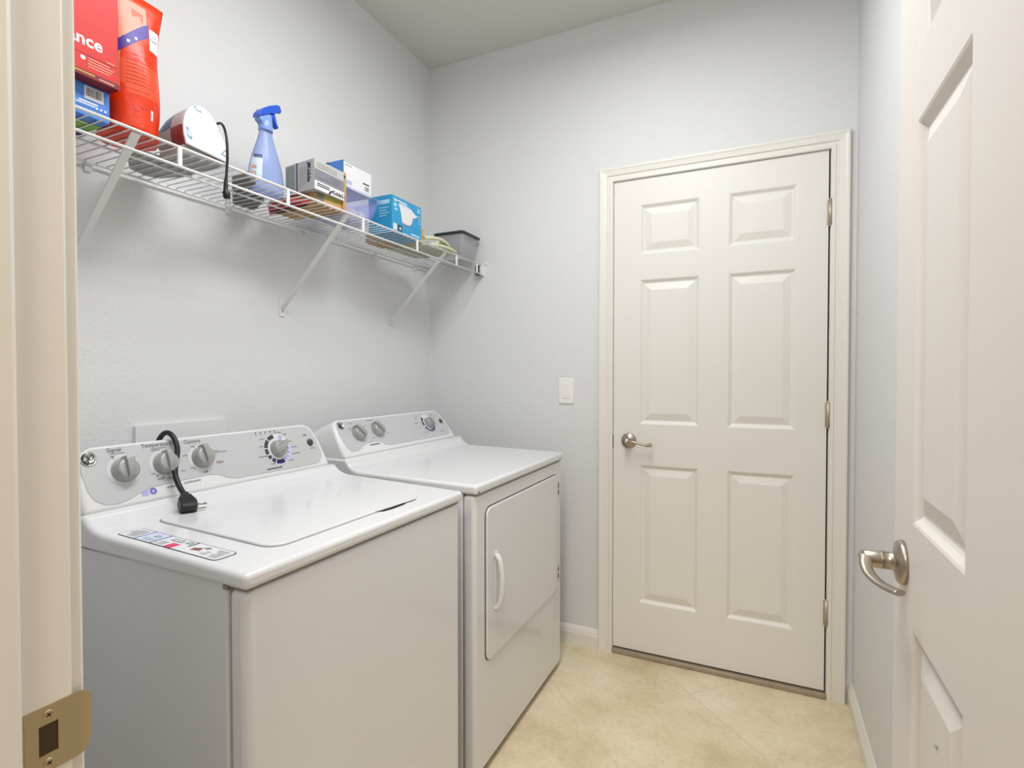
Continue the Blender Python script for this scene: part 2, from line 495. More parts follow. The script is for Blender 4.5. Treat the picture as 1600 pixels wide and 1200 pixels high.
# far door (door_1): six panels, knuckles on the right
d1 = thing('door_1', 'closed white six-panel door in the far wall with silver lever and hinges', 'door', (-0.185, YB, 0.016))
d1['kind'] = 'structure'
bm = B()
W1 = 0.8075; x1 = -0.589
panel_face(bm, W1, 2.026, [(.112, .353), (.463, .704)], [(.209, .807), (.981, 1.598), (1.705, 1.916)],
           lambda a, z, d: (x1 + a, YB - 0.001 - d, 0.027 + z), 0.044)
obj('door_panel', bm, 'door', d1)
bm = B(); lever_wave(bm, (-0.522, YB - 0.001, 0.935), (0, -1, 0), (1, 0, 0)); lev = obj('door_lever', bm, 'nickel', d1, recalc=True)
bm = B(); lathe(bm, [(0, .055), (.006, .055), (.005, .059), (0, .060)], (-0.522, YB - 0.001, 0.935), (0, -1, 0), 16); obj('lock_button', bm, 'chrome', lev)
for z in (1.822, 1.07, 0.325):
    bm = B()
    hx = 0.2235
    tube(bm, [(hx, YB - 0.007, z - .047), (hx, YB - 0.007, z + .047)], .0075, 14)
    for q in (-.048, .048): lathe(bm, [(0, -.004), (.005, -.003), (.0065, 0), (.005, .003), (0, .004)], (hx, YB - 0.007, z + q), (0, 0, 1), 12)
    box(bm, .2135, .2325, YB - .0035, YB + .02, z - .0455, z + .0455)
    obj('hinge', bm, 'hinge', d1)
bm = B(); box(bm, x1 + .004, x1 + W1 - .004, YB + .003, YB + .04, .0195, .0275); obj('door_seal', bm, 'seal', d1)
bm = B(); box(bm, DX0 - .0035, DX0 + .0022, YB - .0015, YB + .02, .90, .957); obj('latch_plate', bm, 'black', d1)

# near door (door_2): open at a right angle along the right wall
LX, LY = 0.196, 1.045
d2 = thing('door_2', 'open white panelled door in the right foreground with a curved silver lever', 'door', (LX + 0.0175, 0.28, 0.0))
d2['kind'] = 'structure'
W2 = 0.765
bm = B()
panel_face(bm, W2, 2.035, [(.112, .330), (.470, .690)], [(.215, .845), (.995, 1.565), (1.665, 1.90)],
           lambda a, z, d: (LX - d, LY - a, 0.012 + z), 0.035)
obj('door_panel', bm, 'leaf', d2)
bm = B()
o = Vector((LX, LY - 0.062, 0.936)); out = Vector((-1, 0, 0)); al = Vector((0, -1, 0))
lathe(bm, [(0, -.001), (.033, -.001), (.033, .005), (.030, .009), (.017, .012), (.0135, .015), (.0135, .028), (.0142, .0285), (.0142, .030), (.0132, .0305), (.0132, .050), (.010, .055), (0, .056)], o, out, 36)
pts = spline([o + out * q + al * a + Vector((0, 0, z)) for q, a, z in ((.047, -.007, .006), (.050, .006, .004), (.052, .020, -.003), (.050, .038, -.011), (.043, .056, -.016), (.033, .074, -.018), (.022, .092, -.017))], 5)
tube(bm, pts, [.0098 if i < 6 else .0085 for i in range(len(pts))], 14, flat=0.5)
lev2 = obj('door_lever', bm, 'nickel', d2, recalc=True)
bm = B(); box(bm, LX + .006, LX + .029, LY - .0005, LY + .0012, .907, .965); obj('latch_plate', bm, 'brass', d2)
for z in (1.80, 1.05, 0.28):
    bm = B(); tube(bm, [(LX - .006, 0.279, z - .045), (LX - .006, .279, z + .045)], .006, 10); obj('hinge', bm, 'nickel', d2)

bm = B(); lathe(bm, [(0, -.012), (.004, -.012), (.0035, .0), (.002, .001), (0, .001)], (LX, LY - .235, .765), (-1, 0, 0), 12); obj('plugged_hole', bm, 'greyunder', d2)

# strike plate on the left jamb
sp = thing('strike_plate', 'brushed metal strike plate screwed to the left door jamb in the foreground', 'strike plate', (JX0, YN - 0.02, 0.91))
bm = B()
zc = 0.905
prof = [(YN - .036, -.029), (YN - .036, .029)]
# plate with a window for the latch, built as four strips, and a curved lip rolling round the jamb edge
y0, y1, w0, w1 = YN - .036, YN + .002, YN - .026, YN - .012
for (a, b, c, d) in ((y0, w0, -.029, .029), (w1, y1, -.029, .029), (w0, w1, -.029, -.013), (w0, w1, .013, .029)):
    box(bm, JX0 - .0005, JX0 + .0012, a, b, zc + c, zc + d)
lip = [(0, 0), (.004, -.0001), (.008, -.001), (.012, -.003), (.015, -.006), (.017, -.010)]
tp = dict(zip([q for q, _ in lip], (0, .0006, .0022, .0060, .0115, .019)))
for (qa, xa), (qb, xb) in zip(lip[:-1], lip[1:]):
    for s in (0.0,):
        ha = .029 - tp[qa]; hb = .029 - tp[qb]
        X = JX0 + .0012
        hexa(bm, [(X + xa - .0014, y1 + qa, zc - ha), (X + xa, y1 + qa, zc - ha), (X + xb, y1 + qb, zc - hb), (X + xb - .0014, y1 + qb, zc - hb),
                  (X + xa - .0014, y1 + qa, zc + ha), (X + xa, y1 + qa, zc + ha), (X + xb, y1 + qb, zc + hb), (X + xb - .0014, y1 + qb, zc + hb)])
obj('plate', bm, 'brass', sp, recalc=True)
bm = B(); box(bm, JX0 - .0006, JX0 + .0002, w0, w1, zc - .013, zc + .013); obj('latch_hole', bm, mat('latch_hole_dark', rgb(70, 50, 28), .7), sp)
for s in (-1, 1):
    bm = B(); C0 = (JX0 + .0012, YN - .019, zc + s * .021)
    lathe(bm, [(0, 0), (.0042, 0), (.0040, .0005), (.0020, .0009), (0, .0009)], C0, (1, 0, 0), 18)
    for a in (.6, .6 + PI / 2):
        u = Vector((0, math.cos(a), math.sin(a))); v = Vector((0, -math.sin(a), math.cos(a)))
        quad(bm, Vector(C0) + Vector((.00092, 0, 0)), u, v, -.0022, .0022, -.0005, .0005, 1, .0001)
    obj('screw', bm, ['brass', 'dark'], sp)

# ------------------------------------------------------------------ light switch
sw = thing('light_switch', 'white rocker light switch on the far wall left of the closed door', 'light switch', (-0.807, YB, 1.146))
bm = B(); box(bm, -0.843, -0.771, YB - .006, YB + .0005, 1.088, 1.204); obj('cover_plate', bm, 'switch', sw, bevel=.003)
bm = B()
hexa(bm, [(-.8235, YB - .0055, 1.113), (-.7905, YB - .0055, 1.113), (-.7905, YB - .0085, 1.113), (-.8235, YB - .0085, 1.113),
          (-.8235, YB - .0055, 1.179), (-.7905, YB - .0055, 1.179), (-.7905, YB - .012, 1.179), (-.8235, YB - .012, 1.179)])
obj('rocker', bm, 'switch', sw, recalc=True, bevel=.001)
for z in (1.195, 1.097):
    bm = B(); lathe(bm, [(0, 0), (.003, 0), (.002, .001), (0, .001)], (-.807, YB - .006, z), (0, -1, 0), 12); obj('screw', bm, 'plastic', sw)

# ------------------------------------------------------------------ ceiling fixtures (out of frame, they carry the room's light)
for nm, lb, X, Y in (('ceiling_light', 'long white ceiling light over the middle of the laundry room', -0.42, 0.98),
                     ('ceiling_light', 'short white ceiling light in the hallway outside the doorway', 0.0, -1.0)):
    cl = thing(nm, lb, 'ceiling light', (X, Y, ZC))
    hw, hl = (.20, .69) if X else (.27, .49)
    bm = B(); box(bm, X - hw, X + hw, Y - hl, Y + hl, ZC - .03, ZC + .001); obj('housing', bm, 'trim', cl, bevel=.004)
    bm = B(); box(bm, X - hw + .01, X + hw - .01, Y - hl + .015, Y + hl - .015, ZC - .085, ZC - .031); obj('diffuser', bm, 'lens', cl, bevel=.02, seg=3)


# ------------------------------------------------------------------ laundry machines
def console_frame(Xb, Zb, Xt, Zt):
    o = Vector((Xb, 0, Zb)); v = Vector((Xt - Xb, 0, Zt - Zb)); H = v.length; v.normalize()
    u = Vector((0, 1, 0)); n = u.cross(v)          # points out towards the room and up
    return o, u, v, n, H


def knob(parent, o, n, v, r, ang, name='knob'):
    """round dished knob with a raised grip bar"""
    bm = B()
    lathe(bm, [(0, 0), (r * 1.04, 0), (r * 1.04, .003), (r, .005), (r * .95, .016), (r * .80, .021), (0, .023)], o, n, 28)
    side = v.cross(n).normalized()
    a = (v * math.cos(ang) + side * math.sin(ang)).normalized(); c = n.cross(a)
    prof = [(-1.0, .006), (-.92, .020), (-.55, .028), (0, .030), (.6, .030), (1.08, .027), (1.14, .012), (1.14, .004)]
    L = []
    for s in (-1, 1):
        L.append([bm.verts.new(Vector(o) + a * (r * t) + n * h + c * (s * r * (.20 + .10 * math.cos(t * 1.4)))) for t, h in prof])
    for i in range(len(prof) - 1):
        bm.faces.new((L[0][i], L[0][i + 1], L[1][i + 1], L[1][i]))
    bm.faces.new(L[0]); bm.faces.new(L[1][::-1])
    bm.faces.new((L[0][0], L[1][0], L[1][-1], L[0][-1]))
    return obj(name, bm, 'knob', parent, recalc=True, bevel=.0012)


def dash(bm, o, u, v, y, s, L, h, mi):
    """a run of print too small to read: short strokes of uneven length"""
    x = y - L / 2; rnd = random.Random(int(y * 9999 + s * 777))
    while x < y + L / 2:
        wd = rnd.uniform(.0016, .0034)
        quad(bm, o, u, v, x, min(x + wd, y + L / 2), s - h * .5, s + h * .5 * rnd.uniform(.6, 1.1), mi, .0006)
        x += wd + .0008


def badge(parent, o, u, v, n, r):
    bm = B()
    lathe(bm, [(0, 0), (r, 0), (r * .96, .0022), (r * .86, .0025), (r * .84, .0016), (0, .0016)], o, n, 32)
    b = obj('emblem', bm, 'chrome', parent, recalc=True)
    bm = B()
    O = Vector(o) + n * .0017
    # interlaced scroll letters of the round emblem
    for sx in (-1, 1):
        pts = [(sx * r * (.36 + .26 * math.cos(t)), r * (.05 + .34 * math.sin(t))) for t in [k * .5 for k in range(0, 11)]]
        tube(bm, [O + u * a + v * c for a, c in pts], r * .055, 6)
    tube(bm, [O + u * (r * a) + v * (r * c) for a, c in ((-.05, .45), (.02, 0), (-.05, -.5))], r * .05, 6)
    for k in range(4):
        t = k * PI / 2 + PI / 4
        tube(bm, [O + u * (r * .7 * math.cos(t + q)) + v * (r * .7 * math.sin(t + q)) for q in (-.5, -.25, 0, .25, .5)], r * .04, 6)
    obj('scroll', bm, 'charcoal', b)


def console(parent, y0, y1, fr, outline, plate, depth, prints, mats):
    o, u, v, n, H = fr
    bm = B()
    pts = [o + u * a + v * b for a, b in outline]
    # body leans straight back to the wall side
    prism(bm, pts, (-depth, 0, -depth * 0.42))
    c = obj('console', bm, 'plastic', parent, recalc=True, bevel=.010, seg=4, ang=50)
    bm = B()
    prism(bm, [o + u * a + v * b - n * .002 for a, b in plate], n * .0032)
    bmesh.ops.recalc_face_normals(bm, faces=bm.faces[:])
    nf = len(bm.faces); prints(bm); bm.faces.ensure_lookup_table()
    for k in range(nf, len(bm.faces)): bm.faces[k].material_index += 1
    p = obj('control_panel', bm, ['grey_panel'] + mats, parent)
    return c, p


def cover(parent, y0, y1, prof, name='top_cover'):
    bm = B(); prism(bm, [(x, y0, z) for x, z in prof], (0, y1 - y0, 0))
    return obj(name, bm, 'enamel', parent, recalc=True, bevel=.009, seg=4, ang=40)


def rrect(x0, x1, y0, y1, r, n=5):
    P = []
    for cx, cy, a in ((x1 - r, y1 - r, 0), (x0 + r, y1 - r, PI / 2), (x0 + r, y0 + r, PI), (x1 - r, y0 + r, 3 * PI / 2)):
        for k in range(n + 1):
            t = a + PI / 2 * k / n; P.append((cx + r * math.cos(t), cy + r * math.sin(t)))
    return P


# ---- washer
wa = thing('washing_machine', 'white top-load washer in front with three grey knobs and a dial', 'washing machine', (-1.06, 0.925, 0))
WY0, WY1 = 0.585, 1.265
cover(wa, WY0, WY1, [(-.737, .876), (-.737, .903), (-1.13, .918), (-1.15, .9215), (-1.168, .928), (-1.18, .937), (-1.188, .946), (-1.385, .946), (-1.385, .886)])
bm = B(); box(bm, -1.375, -.7905, WY0 + .008, WY1 - .008, .03, .880); obj('cabinet', bm, 'enamel', wa, bevel=.004)
bm = B(); box(bm, -.7895, -.743, WY0 + .007, WY1 - .007, .03, .8738); obj('front_panel', bm, 'enamel', wa, bevel=.016, seg=5)
for fx in (-.80, -1.33):
    for fy in (WY0 + .05, WY1 - .05):
        bm = B(); lathe(bm, [(.018, 0), (.02, .004), (.02, .012), (.008, .014), (.008, .034)], (fx, fy, 0), (0, 0, 1), 16); obj('foot', bm, 'black', wa)
bm = B(); box(bm, -.787, -.7465, WY0 + .010, WY1 - .010, .871, .8765); box(bm, -.797, -.786, WY0 + .0055, WY0 + .02, .869, .8765); obj('gap_gasket', bm, 'gapgrey', wa)
# lid: follows the slope of the cover
SL = (.918 - .903) / (-1.13 + .737)
zt = lambda x: .903 + SL * (x + .737)
bm = B()
P = rrect(-1.142, -.797, .690, 1.150, .035, 6)
prism(bm, [(x, y, zt(x) - .004) for x, y in P], (0, 0, .0085))
lid = obj('lid', bm, 'enamel', wa, recalc=True, bevel=.003, seg=3)
bm = B(); prism(bm, [(x, y, zt(x) - .003) for x, y in rrect(-1.1445, -.7945, .6875, 1.1525, .037, 6)], (0, 0, .0038)); obj('lid_groove_shade', bm, mat('groove_shade_grey', rgb(150, 151, 153), .5), wa, recalc=True)  # grey rim painting in the shade of the groove around the lid
bm = B(); prism(bm, [(x, y, zt(x) + .0005) for x, y in ((-.7945, .984), (-.788, .990), (-.7835, 1.02), (-.7845, 1.065), (-.7945, 1.092))], (0, 0, .0006))
obj('finger_slot', bm, 'dark', wa, recalc=True)
bm = B(); prism(bm, [(x, y, zt(x) + .0022) for x, y in ((-.800, .968), (-.7925, .985), (-.7895, 1.02), (-.788, 1.075), (-.786, 1.115), (-.800, 1.140))], (0, 0, .0035))
obj('lid_grip', bm, 'enamel', lid, recalc=True, bevel=.001)
# instruction sticker on the cover
bm = B()
so = Vector((-.84, .601, zt(-.84))); su = Vector((-1, 0, -SL)).normalized(); sv = Vector((0, 1, 0))
# u runs away from the front edge, v towards the far side; the sticker's upward normal is v x u
def sq(a0, a1, b0, b1, mi, lift):
    vs = [bm.verts.new(so + su * a + sv * b + Vector((0, 0, lift))) for a, b in ((a0, b0), (a0, b1), (a1, b1), (a1, b0))]
    f = bm.faces.new(vs); f.material_index = mi
    f.normal_update()
    if f.normal.z < 0: f.normal_flip()
def sp_(pts, mi, lift):
    f = bm.faces.new([bm.verts.new(so + su * a + sv * b + Vector((0, 0, lift))) for a, b in pts]); f.material_index = mi
    f.normal_update()
    if f.normal.z < 0: f.normal_flip()
sp_(rrect(-.010, .270, 0, .046, .010, 4), 1, .0005)
sp_(rrect(-.0078, .268, .002, .044, .0085, 4), 0, .0008)
for a in (.168, .215): sq(a, a + .004, .002, .044, 2, .0011)
sq(.172, .215, .004, .043, 6, .0010)
sq(.112, .132, .002, .022, 3, .0011); sq(.090, .094, .022, .044, 1, .0011)
for a, b, c, d in ((.12, .15, .028, .038), (.098, .112, .030, .040), (.182, .196, .024, .034)): sq(a, b, c, d, 4, .0012); sq(a + .004, b - .004, c + .003, d - .003, 0, .0013)
sp_([(.055, .018), (.075, .014), (.078, .024), (.062, .030)], 5, .0012); sp_([(.048, .028), (.062, .030), (.056, .038), (.046, .036)], 4, .0012)
rn = random.Random(4)
for a0, a1, b0, b1 in ((.0, .03, .008, .04), (.140, .165, .006, .02), (.225, .262, .008, .04), (.175, .21, .008, .02), (.03, .045, .010, .024)):
    b = b0
    while b < b1:
        sq(a0, a0 + (a1 - a0) * rn.uniform(.6, 1), b, b + .0012, 4, .0012); b += .004
obj('instruction_label', bm, ['white', 'charcoal', mat('label_blue', rgb(90, 110, 180), .5), 'pink', 'inklight', mat('label_brown', rgb(140, 90, 70), .5), mat('label_pale', rgb(206, 216, 236), .5)], wa)

fr = console_frame(-1.190, .944, -1.240, 1.071)
o, u, v, n, H = fr
def C3(y, s, q=.0012): return o + u * y + v * s + n * q


def washer_print(bm):
    for y in (.678, .763, .852): arc(bm, C3(y, .081), u, v, .026, .0335, 0, 2 * PI, 2, .0003, 28)
    arc(bm, C3(.852, .083), u, v, .026, .0325, -.9, .9, 5, .0006, 10)
    lettering(bm, 'Signal', C3(.667, .1255), u, v, .0125, 0); lettering(bm, 'Temperature', C3(.755, .1265), u, v, .0125, 0); lettering(bm, 'Options', C3(.837, .1245), u, v, .0125, 0)
    Z0 = C3(0, 0)
    for y, s, L in ((.672, .1175, .030), (.758, .1185, .034)): dash(bm, Z0, u, v, y, s, L, .0018, 1)
    for y, s, L in ((.662, .112, .007), (.700, .100, .008), (.750, .1145, .020), (.733, .062, .009), (.745, .048, .012), (.775, .044, .012), (.800, .058, .009), (.835, .112, .008), (.812, .093, .011), (.822, .062, .010),
                    (.888, .094, .020), (.900, .090, .038), (.893, .066, .018), (.895, .063, .018), (.852, .046, .010)): dash(bm, Z0, u, v, y, s, L, .0026, 1)
    for y0_, a in ((.763, -2.3), (.763, -1.9), (.763, -1.5), (.678, 2.1), (.678, .75), (.852, 2.0), (.852, -2.4), (.852, -1.5)):
        d = (u * math.cos(a) + v * math.sin(a)); e = n.cross(d)
        quad(bm, C3(y0_, .081), d, e, .030, .036, -.0008, .0008, 0, .0007)
    dash(bm, Z0, u, v, .765, .027, .020, .003, 1); dash(bm, Z0, u, v, .815, .030, .040, .003, 1)
    # little seals on the white wave
    quad(bm, C3(.708, .0235, 0), u, v, -.007, .007, -.006, .006, 3, .0006); arc(bm, C3(.725, .0245, 0), u, v, .0025, .0075, 0, 2 * PI, 4, .0006, 16)
    for y, s, L in ((1.030, .108, .016), (1.022, .088, .012), (1.020, .060, .030), (1.045, .036, .016), (1.118, .092, .014), (1.128, .074, .020), (1.128, .055, .028), (1.105, .038, .020), (1.108, .114, .014), (1.085, .121, .026)):
        dash(bm, Z0, u, v, y, s, L, .003, 1)
    dash(bm, Z0, u, v, 1.045, .0235, .050, .0042, 0)
    for k in range(5):
        arc(bm, C3(1.015 + .0155 * k, .1265), u, v, 0.0004, .0022, 0, 2 * PI, 0, .0006, 10); dash(bm, Z0, u, v, 1.015 + .0155 * k, .1215, .005, .0014, 1)
    dash(bm, Z0, u, v, 1.178, .104, .013, .004, 0); dash(bm, Z0, u, v, 1.195, .062, .018, .003, 1)


cw, cp = console(wa, .588, 1.242, fr,
                 [(.588, 0), (1.244, 0), (1.240, .03), (1.232, .075), (1.220, .110), (1.207, .130), (1.188, .139), (.630, .139), (.610, .130), (.598, .110), (.590, .06)],
                 [(.604, .120), (.600, .085), (.603, .050), (.612, .028), (.628, .015), (.652, .012), (.676, .017), (.70, .027), (.73, .034), (.80, .037), (.86, .038), (.885, .034), (.905, .022), (.93, .017),
                  (1.05, .015), (1.185, .014), (1.207, .019), (1.220, .033), (1.222, .052), (1.215, .088), (1.204, .114), (1.192, .127), (1.176, .132), (.630, .132), (.612, .128)], .11,
                 washer_print, ['ink', 'inklight', 'ring', 'lilac', mat('seal_violet', rgb(120, 118, 200), .5), mat('ring_pink', rgb(236, 190, 196), .5)])
for y, s, a in ((.678, .079, .0), (.763, .081, .0), (.852, .083, -.1)): knob(wa, C3(y, s), n, v, .0245, a)
# cycle dial
Cd = C3(1.071, .075)
bm = B(); arc(bm, Cd, u, v, .024, .0445, 0, 2 * PI, 0, .0003, 40)
d2r = math.radians
for a0, a1, mi in ((95, 128, 1), (133, 170, 1), (174, 198, 1), (204, 220, 1), (225, 243, 2), (248, 290, 3), (294, 308, 4), (312, 326, 4), (331, 345, 4), (350, 364, 4), (9, 24, 4), (29, 46, 5), (51, 68, 4), (73, 88, 5)):
    arc(bm, Cd, u, v, .031, .0425, d2r(a0), d2r(a1), mi, .0006, 8)
dr = obj('dial_ring', bm, ['white', 'charcoal', mat('ring_slate', rgb(62, 60, 92), .5), 'navy', 'lilac', 'white'], wa)
knob(wa, C3(1.071, .075), n, v, .023, .9, 'dial')
bm = B(); lathe(bm, [(0, 0), (.0105, 0), (.010, .003), (.0085, .004), (0, .0035)], C3(1.190, .080), n, 20); sb = obj('start_button', bm, 'charcoal', wa)
badge(wa, C3(.617, .113), u, v, n, .0155)

# ---- dryer
dy = thing('clothes_dryer', 'white front-load dryer beyond the washer with a large square door', 'dryer', (-1.08, 1.74, 0))
EY0, EY1 = 1.363, 2.112
cover(dy, EY0, EY1, [(-.749, .868), (-.749, .897), (-1.19, .905), (-1.208, .910), (-1.222, .919), (-1.232, .930), (-1.238, .942), (-1.425, .942), (-1.425, .878)])
bm = B(); box(bm, -1.415, -.8005, EY0 + .006, EY1 - .006, .022, .872); obj('cabinet', bm, 'enamel', dy, bevel=.004)
bm = B(); box(bm, -.7995, -.757, EY0 + .005, EY1 - .005, .022, .8645); obj('front_panel', bm, 'enamel', dy, bevel=.012, seg=4)
bm = B(); box(bm, -.795, -.756, EY0 + .012, EY1 - .012, .864, .8685); obj('gap_gasket', bm, 'gapgrey', dy)
for fx in (-.81, -1.37):
    for fy in (EY0 + .05, EY1 - .05):
        bm = B(); lathe(bm, [(.018, 0), (.02, .004), (.02, .012), (.008, .014), (.008, .026)], (fx, fy, 0), (0, 0, 1), 16); obj('foot', bm, 'black', dy)
bm = B(); lathe(bm, [(0, 0), (.0035, 0), (.002, .0012), (0, .0012)], (-.749, EY0 + .014, .876), (1, 0, 0), 12); obj('screw', bm, 'seal', dy)
bm = B(); P = rrect(1.4275, 2.0535, .342, .8185, .03, 6); prism(bm, [(-.7585, a, b) for a, b in P], (.0025, 0, 0)); obj('door_gap', bm, mat('door_gap_dark', rgb(104, 100, 96), .6), dy, recalc=True)
bm = B(); P = rrect(1.432, 2.052, .344, .8150, .028, 6); prism(bm, [(-.757, a, b) for a, b in P], (.0065, 0, 0)); dd = obj('door', bm, 'enamel', dy, recalc=True, bevel=.003, seg=3)
# scooped handle
bm = B()
X0 = -.7505
lens = [(1.4850, .482), (1.4940, .480), (1.5120, .505), (1.5230, .540), (1.5255, .575), (1.5230, .610), (1.5120, .645), (1.4940, .670), (1.4850, .668), (1.481, .62), (1.481, .53)]
prism(bm, [(X0, a, b) for a, b in lens], (.004, 0, 0))
pts = spline([(X0 + .002, 1.488, .490), (X0 + .014, 1.488, .505), (X0 + .022, 1.488, .54), (X0 + .024, 1.488, .575), (X0 + .022, 1.488, .61), (X0 + .014, 1.488, .645), (X0 + .002, 1.488, .660)], 4)
tube(bm, pts, .0105, 12, flat=.75, up=(1, 0, 0))
obj('door_handle', bm, 'plastic', dd, recalc=True, bevel=.0015)
for z in (.752, .408):
    bm = B(); box(bm, -.7575, -.7545, 2.060, 2.079, z - .030, z + .030); box(bm, -.7545, -.7535, 2.066, 2.072, z - .022, z - .006, 1); box(bm, -.7545, -.7535, 2.066, 2.072, z + .006, z + .022, 1)
    obj('hinge', bm, ['grey', 'dark'], dy)
fr = console_frame(-1.240, .942, -1.320, 1.064)
o, u, v, n, H = fr
def C4(y, s, q=.0012): return o + u * y + v * s + n * q


def dryer_print(bm):
    Z0 = C4(0, 0)
    for y, s, L in ((1.463, .128, .026), (1.565, .130, .045), (1.448, .108, .01), (1.530, .112, .014), (1.605, .108, .020), (1.545, .058, .014), (1.632, .070, .014), (1.50, .098, .008),
                    (1.832, .092, .026), (1.838, .070, .012), (1.960, .122, .022), (1.845, .112, .014), (1.868, .045, .020), (1.985, .040, .026), (1.850, .124, .010)):
        dash(bm, Z0, u, v, y, s, L, .0032, 1)
    dash(bm, Z0, u, v, 1.535, .034, .055, .0042, 0)
    dash(bm, Z0, u, v, 2.022, .104, .010, .003, 1)


cw, cp = console(dy, 1.365, 2.062, fr,
                 [(1.366, 0), (2.064, 0), (2.062, .03), (2.054, .08), (2.042, .118), (2.028, .138), (2.006, .1465), (1.412, .1465), (1.392, .138), (1.379, .115), (1.370, .06)],
                 [(1.394, .128), (1.390, .10), (1.391, .06), (1.397, .035), (1.410, .022), (1.432, .020), (1.452, .024), (1.472, .034), (1.495, .042), (1.55, .044), (1.572, .040), (1.590, .026), (1.62, .020),
                  (1.90, .018), (2.015, .018), (2.034, .024), (2.043, .040), (2.043, .065), (2.036, .098), (2.026, .122), (2.012, .134), (1.995, .138), (1.42, .138), (1.403, .135)], .10,
                 dryer_print, ['ink', 'inklight'])
for y, s, a in ((1.478, .084, -.5), (1.582, .088, -.5)): knob(dy, C4(y, s), n, v, .027, a)
Cd = C4(1.914, .086)
bm = B(); arc(bm, Cd, u, v, .024, .0445, 0, 2 * PI, 0, .0003, 40)
for a0, a1, mi in ((130, 160, 1), (163, 195, 1), (205, 225, 3), (229, 243, 3), (247, 261, 3), (265, 279, 3), (283, 297, 3), (301, 315, 3), (319, 335, 3), (339, 356, 3), (20, 50, 2), (60, 90, 2), (95, 122, 4)):
    arc(bm, Cd, u, v, .030, .0425, d2r(a0), d2r(a1), mi, .0006, 8)
obj('dial_ring', bm, ['white', 'charcoal', 'ring', 'navy', mat('ring_ice', rgb(214, 218, 236), .5)], dy)
knob(dy, C4(1.914, .086), n, v, .022, PI - .2, 'dial')
bm = B(); lathe(bm, [(0, 0), (.0105, 0), (.010, .003), (.0085, .004), (0, .0035)], C4(2.012, .086), n, 20); obj('start_button', bm, 'charcoal', dy)
badge(dy, C4(1.412, .122), u, v, n, .0155)

# ------------------------------------------------------------------ supply box on the left wall, behind the washer
lb = thing('washer_supply_box', 'flat white plastic supply box on the wall behind the washer controls', 'wall box', (XL, 1.016, 0.97))
bm = B()
for a, b, c, d in ((.880, 1.152, 1.035, 1.081), (.880, 1.152, .86, .885), (.880, .905, .885, 1.035), (1.127, 1.152, .885, 1.035)): box(bm, XL - .001, XL + .011, a, b, c, d)
obj('flange', bm, 'plastic', lb)
bm = B(); box(bm, XL + .0005, XL + .0025, .904, 1.128, .884, 1.036); obj('recess', bm, 'plastic', lb)

# ------------------------------------------------------------------ power cord over the washer
pc = thing('power_cord', 'thick black power cord hanging over the washer controls, plug on the lid', 'cord', (-1.13, 0.755, 0.922))
bm = B()
pts = spline([(-1.300, .783, 1.020), (-1.285, .783, 1.048), (-1.268, .783, 1.072), (-1.253, .7845, 1.0845), (-1.238, .788, 1.0835), (-1.225, .790, 1.070), (-1.213, .788, 1.048), (-1.203, .778, 1.020), (-1.192, .769, .995), (-1.174, .767, .970), (-1.155, .765, .955)], 5)
tube(bm, pts, .0058, 12, flat=1.0)
obj('cord', bm, 'black', pc)
# wedge-shaped moulded plug: axis a (away from the cord), face direction f (pins), third axis w
pa = (Vector((-1.116, .748, .931)) - Vector((-1.156, .766, .957))).normalized()
pf = Vector((.30, .95, .0)); pf = (pf - pa * pf.dot(pa)).normalized(); pw = pa.cross(pf)
q0 = Vector((-1.157, .766, .957))
def PL(a, f, w_): return q0 + pa * a + pf * f + pw * w_
bm = B()
secs_ = [(0, .0065, .0065, .006), (.010, .0075, .0075, .007), (.012, .011, .010, .009), (.020, .0125, .012, .010), (.022, .0155, .013, .011), (.036, .0155, .017, .013), (.050, .0145, .017, .013), (.056, .010, .012, .010)]
prev = None
for a, b_, f_, w_ in secs_:
    r = [bm.verts.new(PL(a, f, c)) for f, c in ((-b_, -w_), (f_, -w_), (f_, w_), (-b_, w_))]
    if prev:
        for k in range(4): bm.faces.new((prev[k], prev[(k + 1) % 4], r[(k + 1) % 4], r[k]))
    else: bm.faces.new(r)
    prev = r
bm.faces.new(prev)
pg = obj('plug', bm, 'black', pc, recalc=True, bevel=.0025, ang=25)
bm = B()
hexa(bm, [PL(a, f, c) for f in (.0155, .0185) for a, c in ((.034, -.0095), (.052, -.0095), (.052, .0095), (.034, .0095))])
obj('plug_face', bm, mat('plug_insert', rgb(176, 172, 140), .5), pg, recalc=True, bevel=.002)
for c in (-.0055, .0055):
    bm = B(); hexa(bm, [PL(a, f, c + d) for f in (.018, .036) for a, d in ((.044, -.0007), (.0485, -.0007), (.0485, .0007), (.044, .0007))]); obj('prong', bm, 'chrome', pg, recalc=True)
bm = B(); tube(bm, [PL(.037, .018, 0), PL(.037, .037, 0)], .0017, 8); obj('prong', bm, 'chrome', pg)

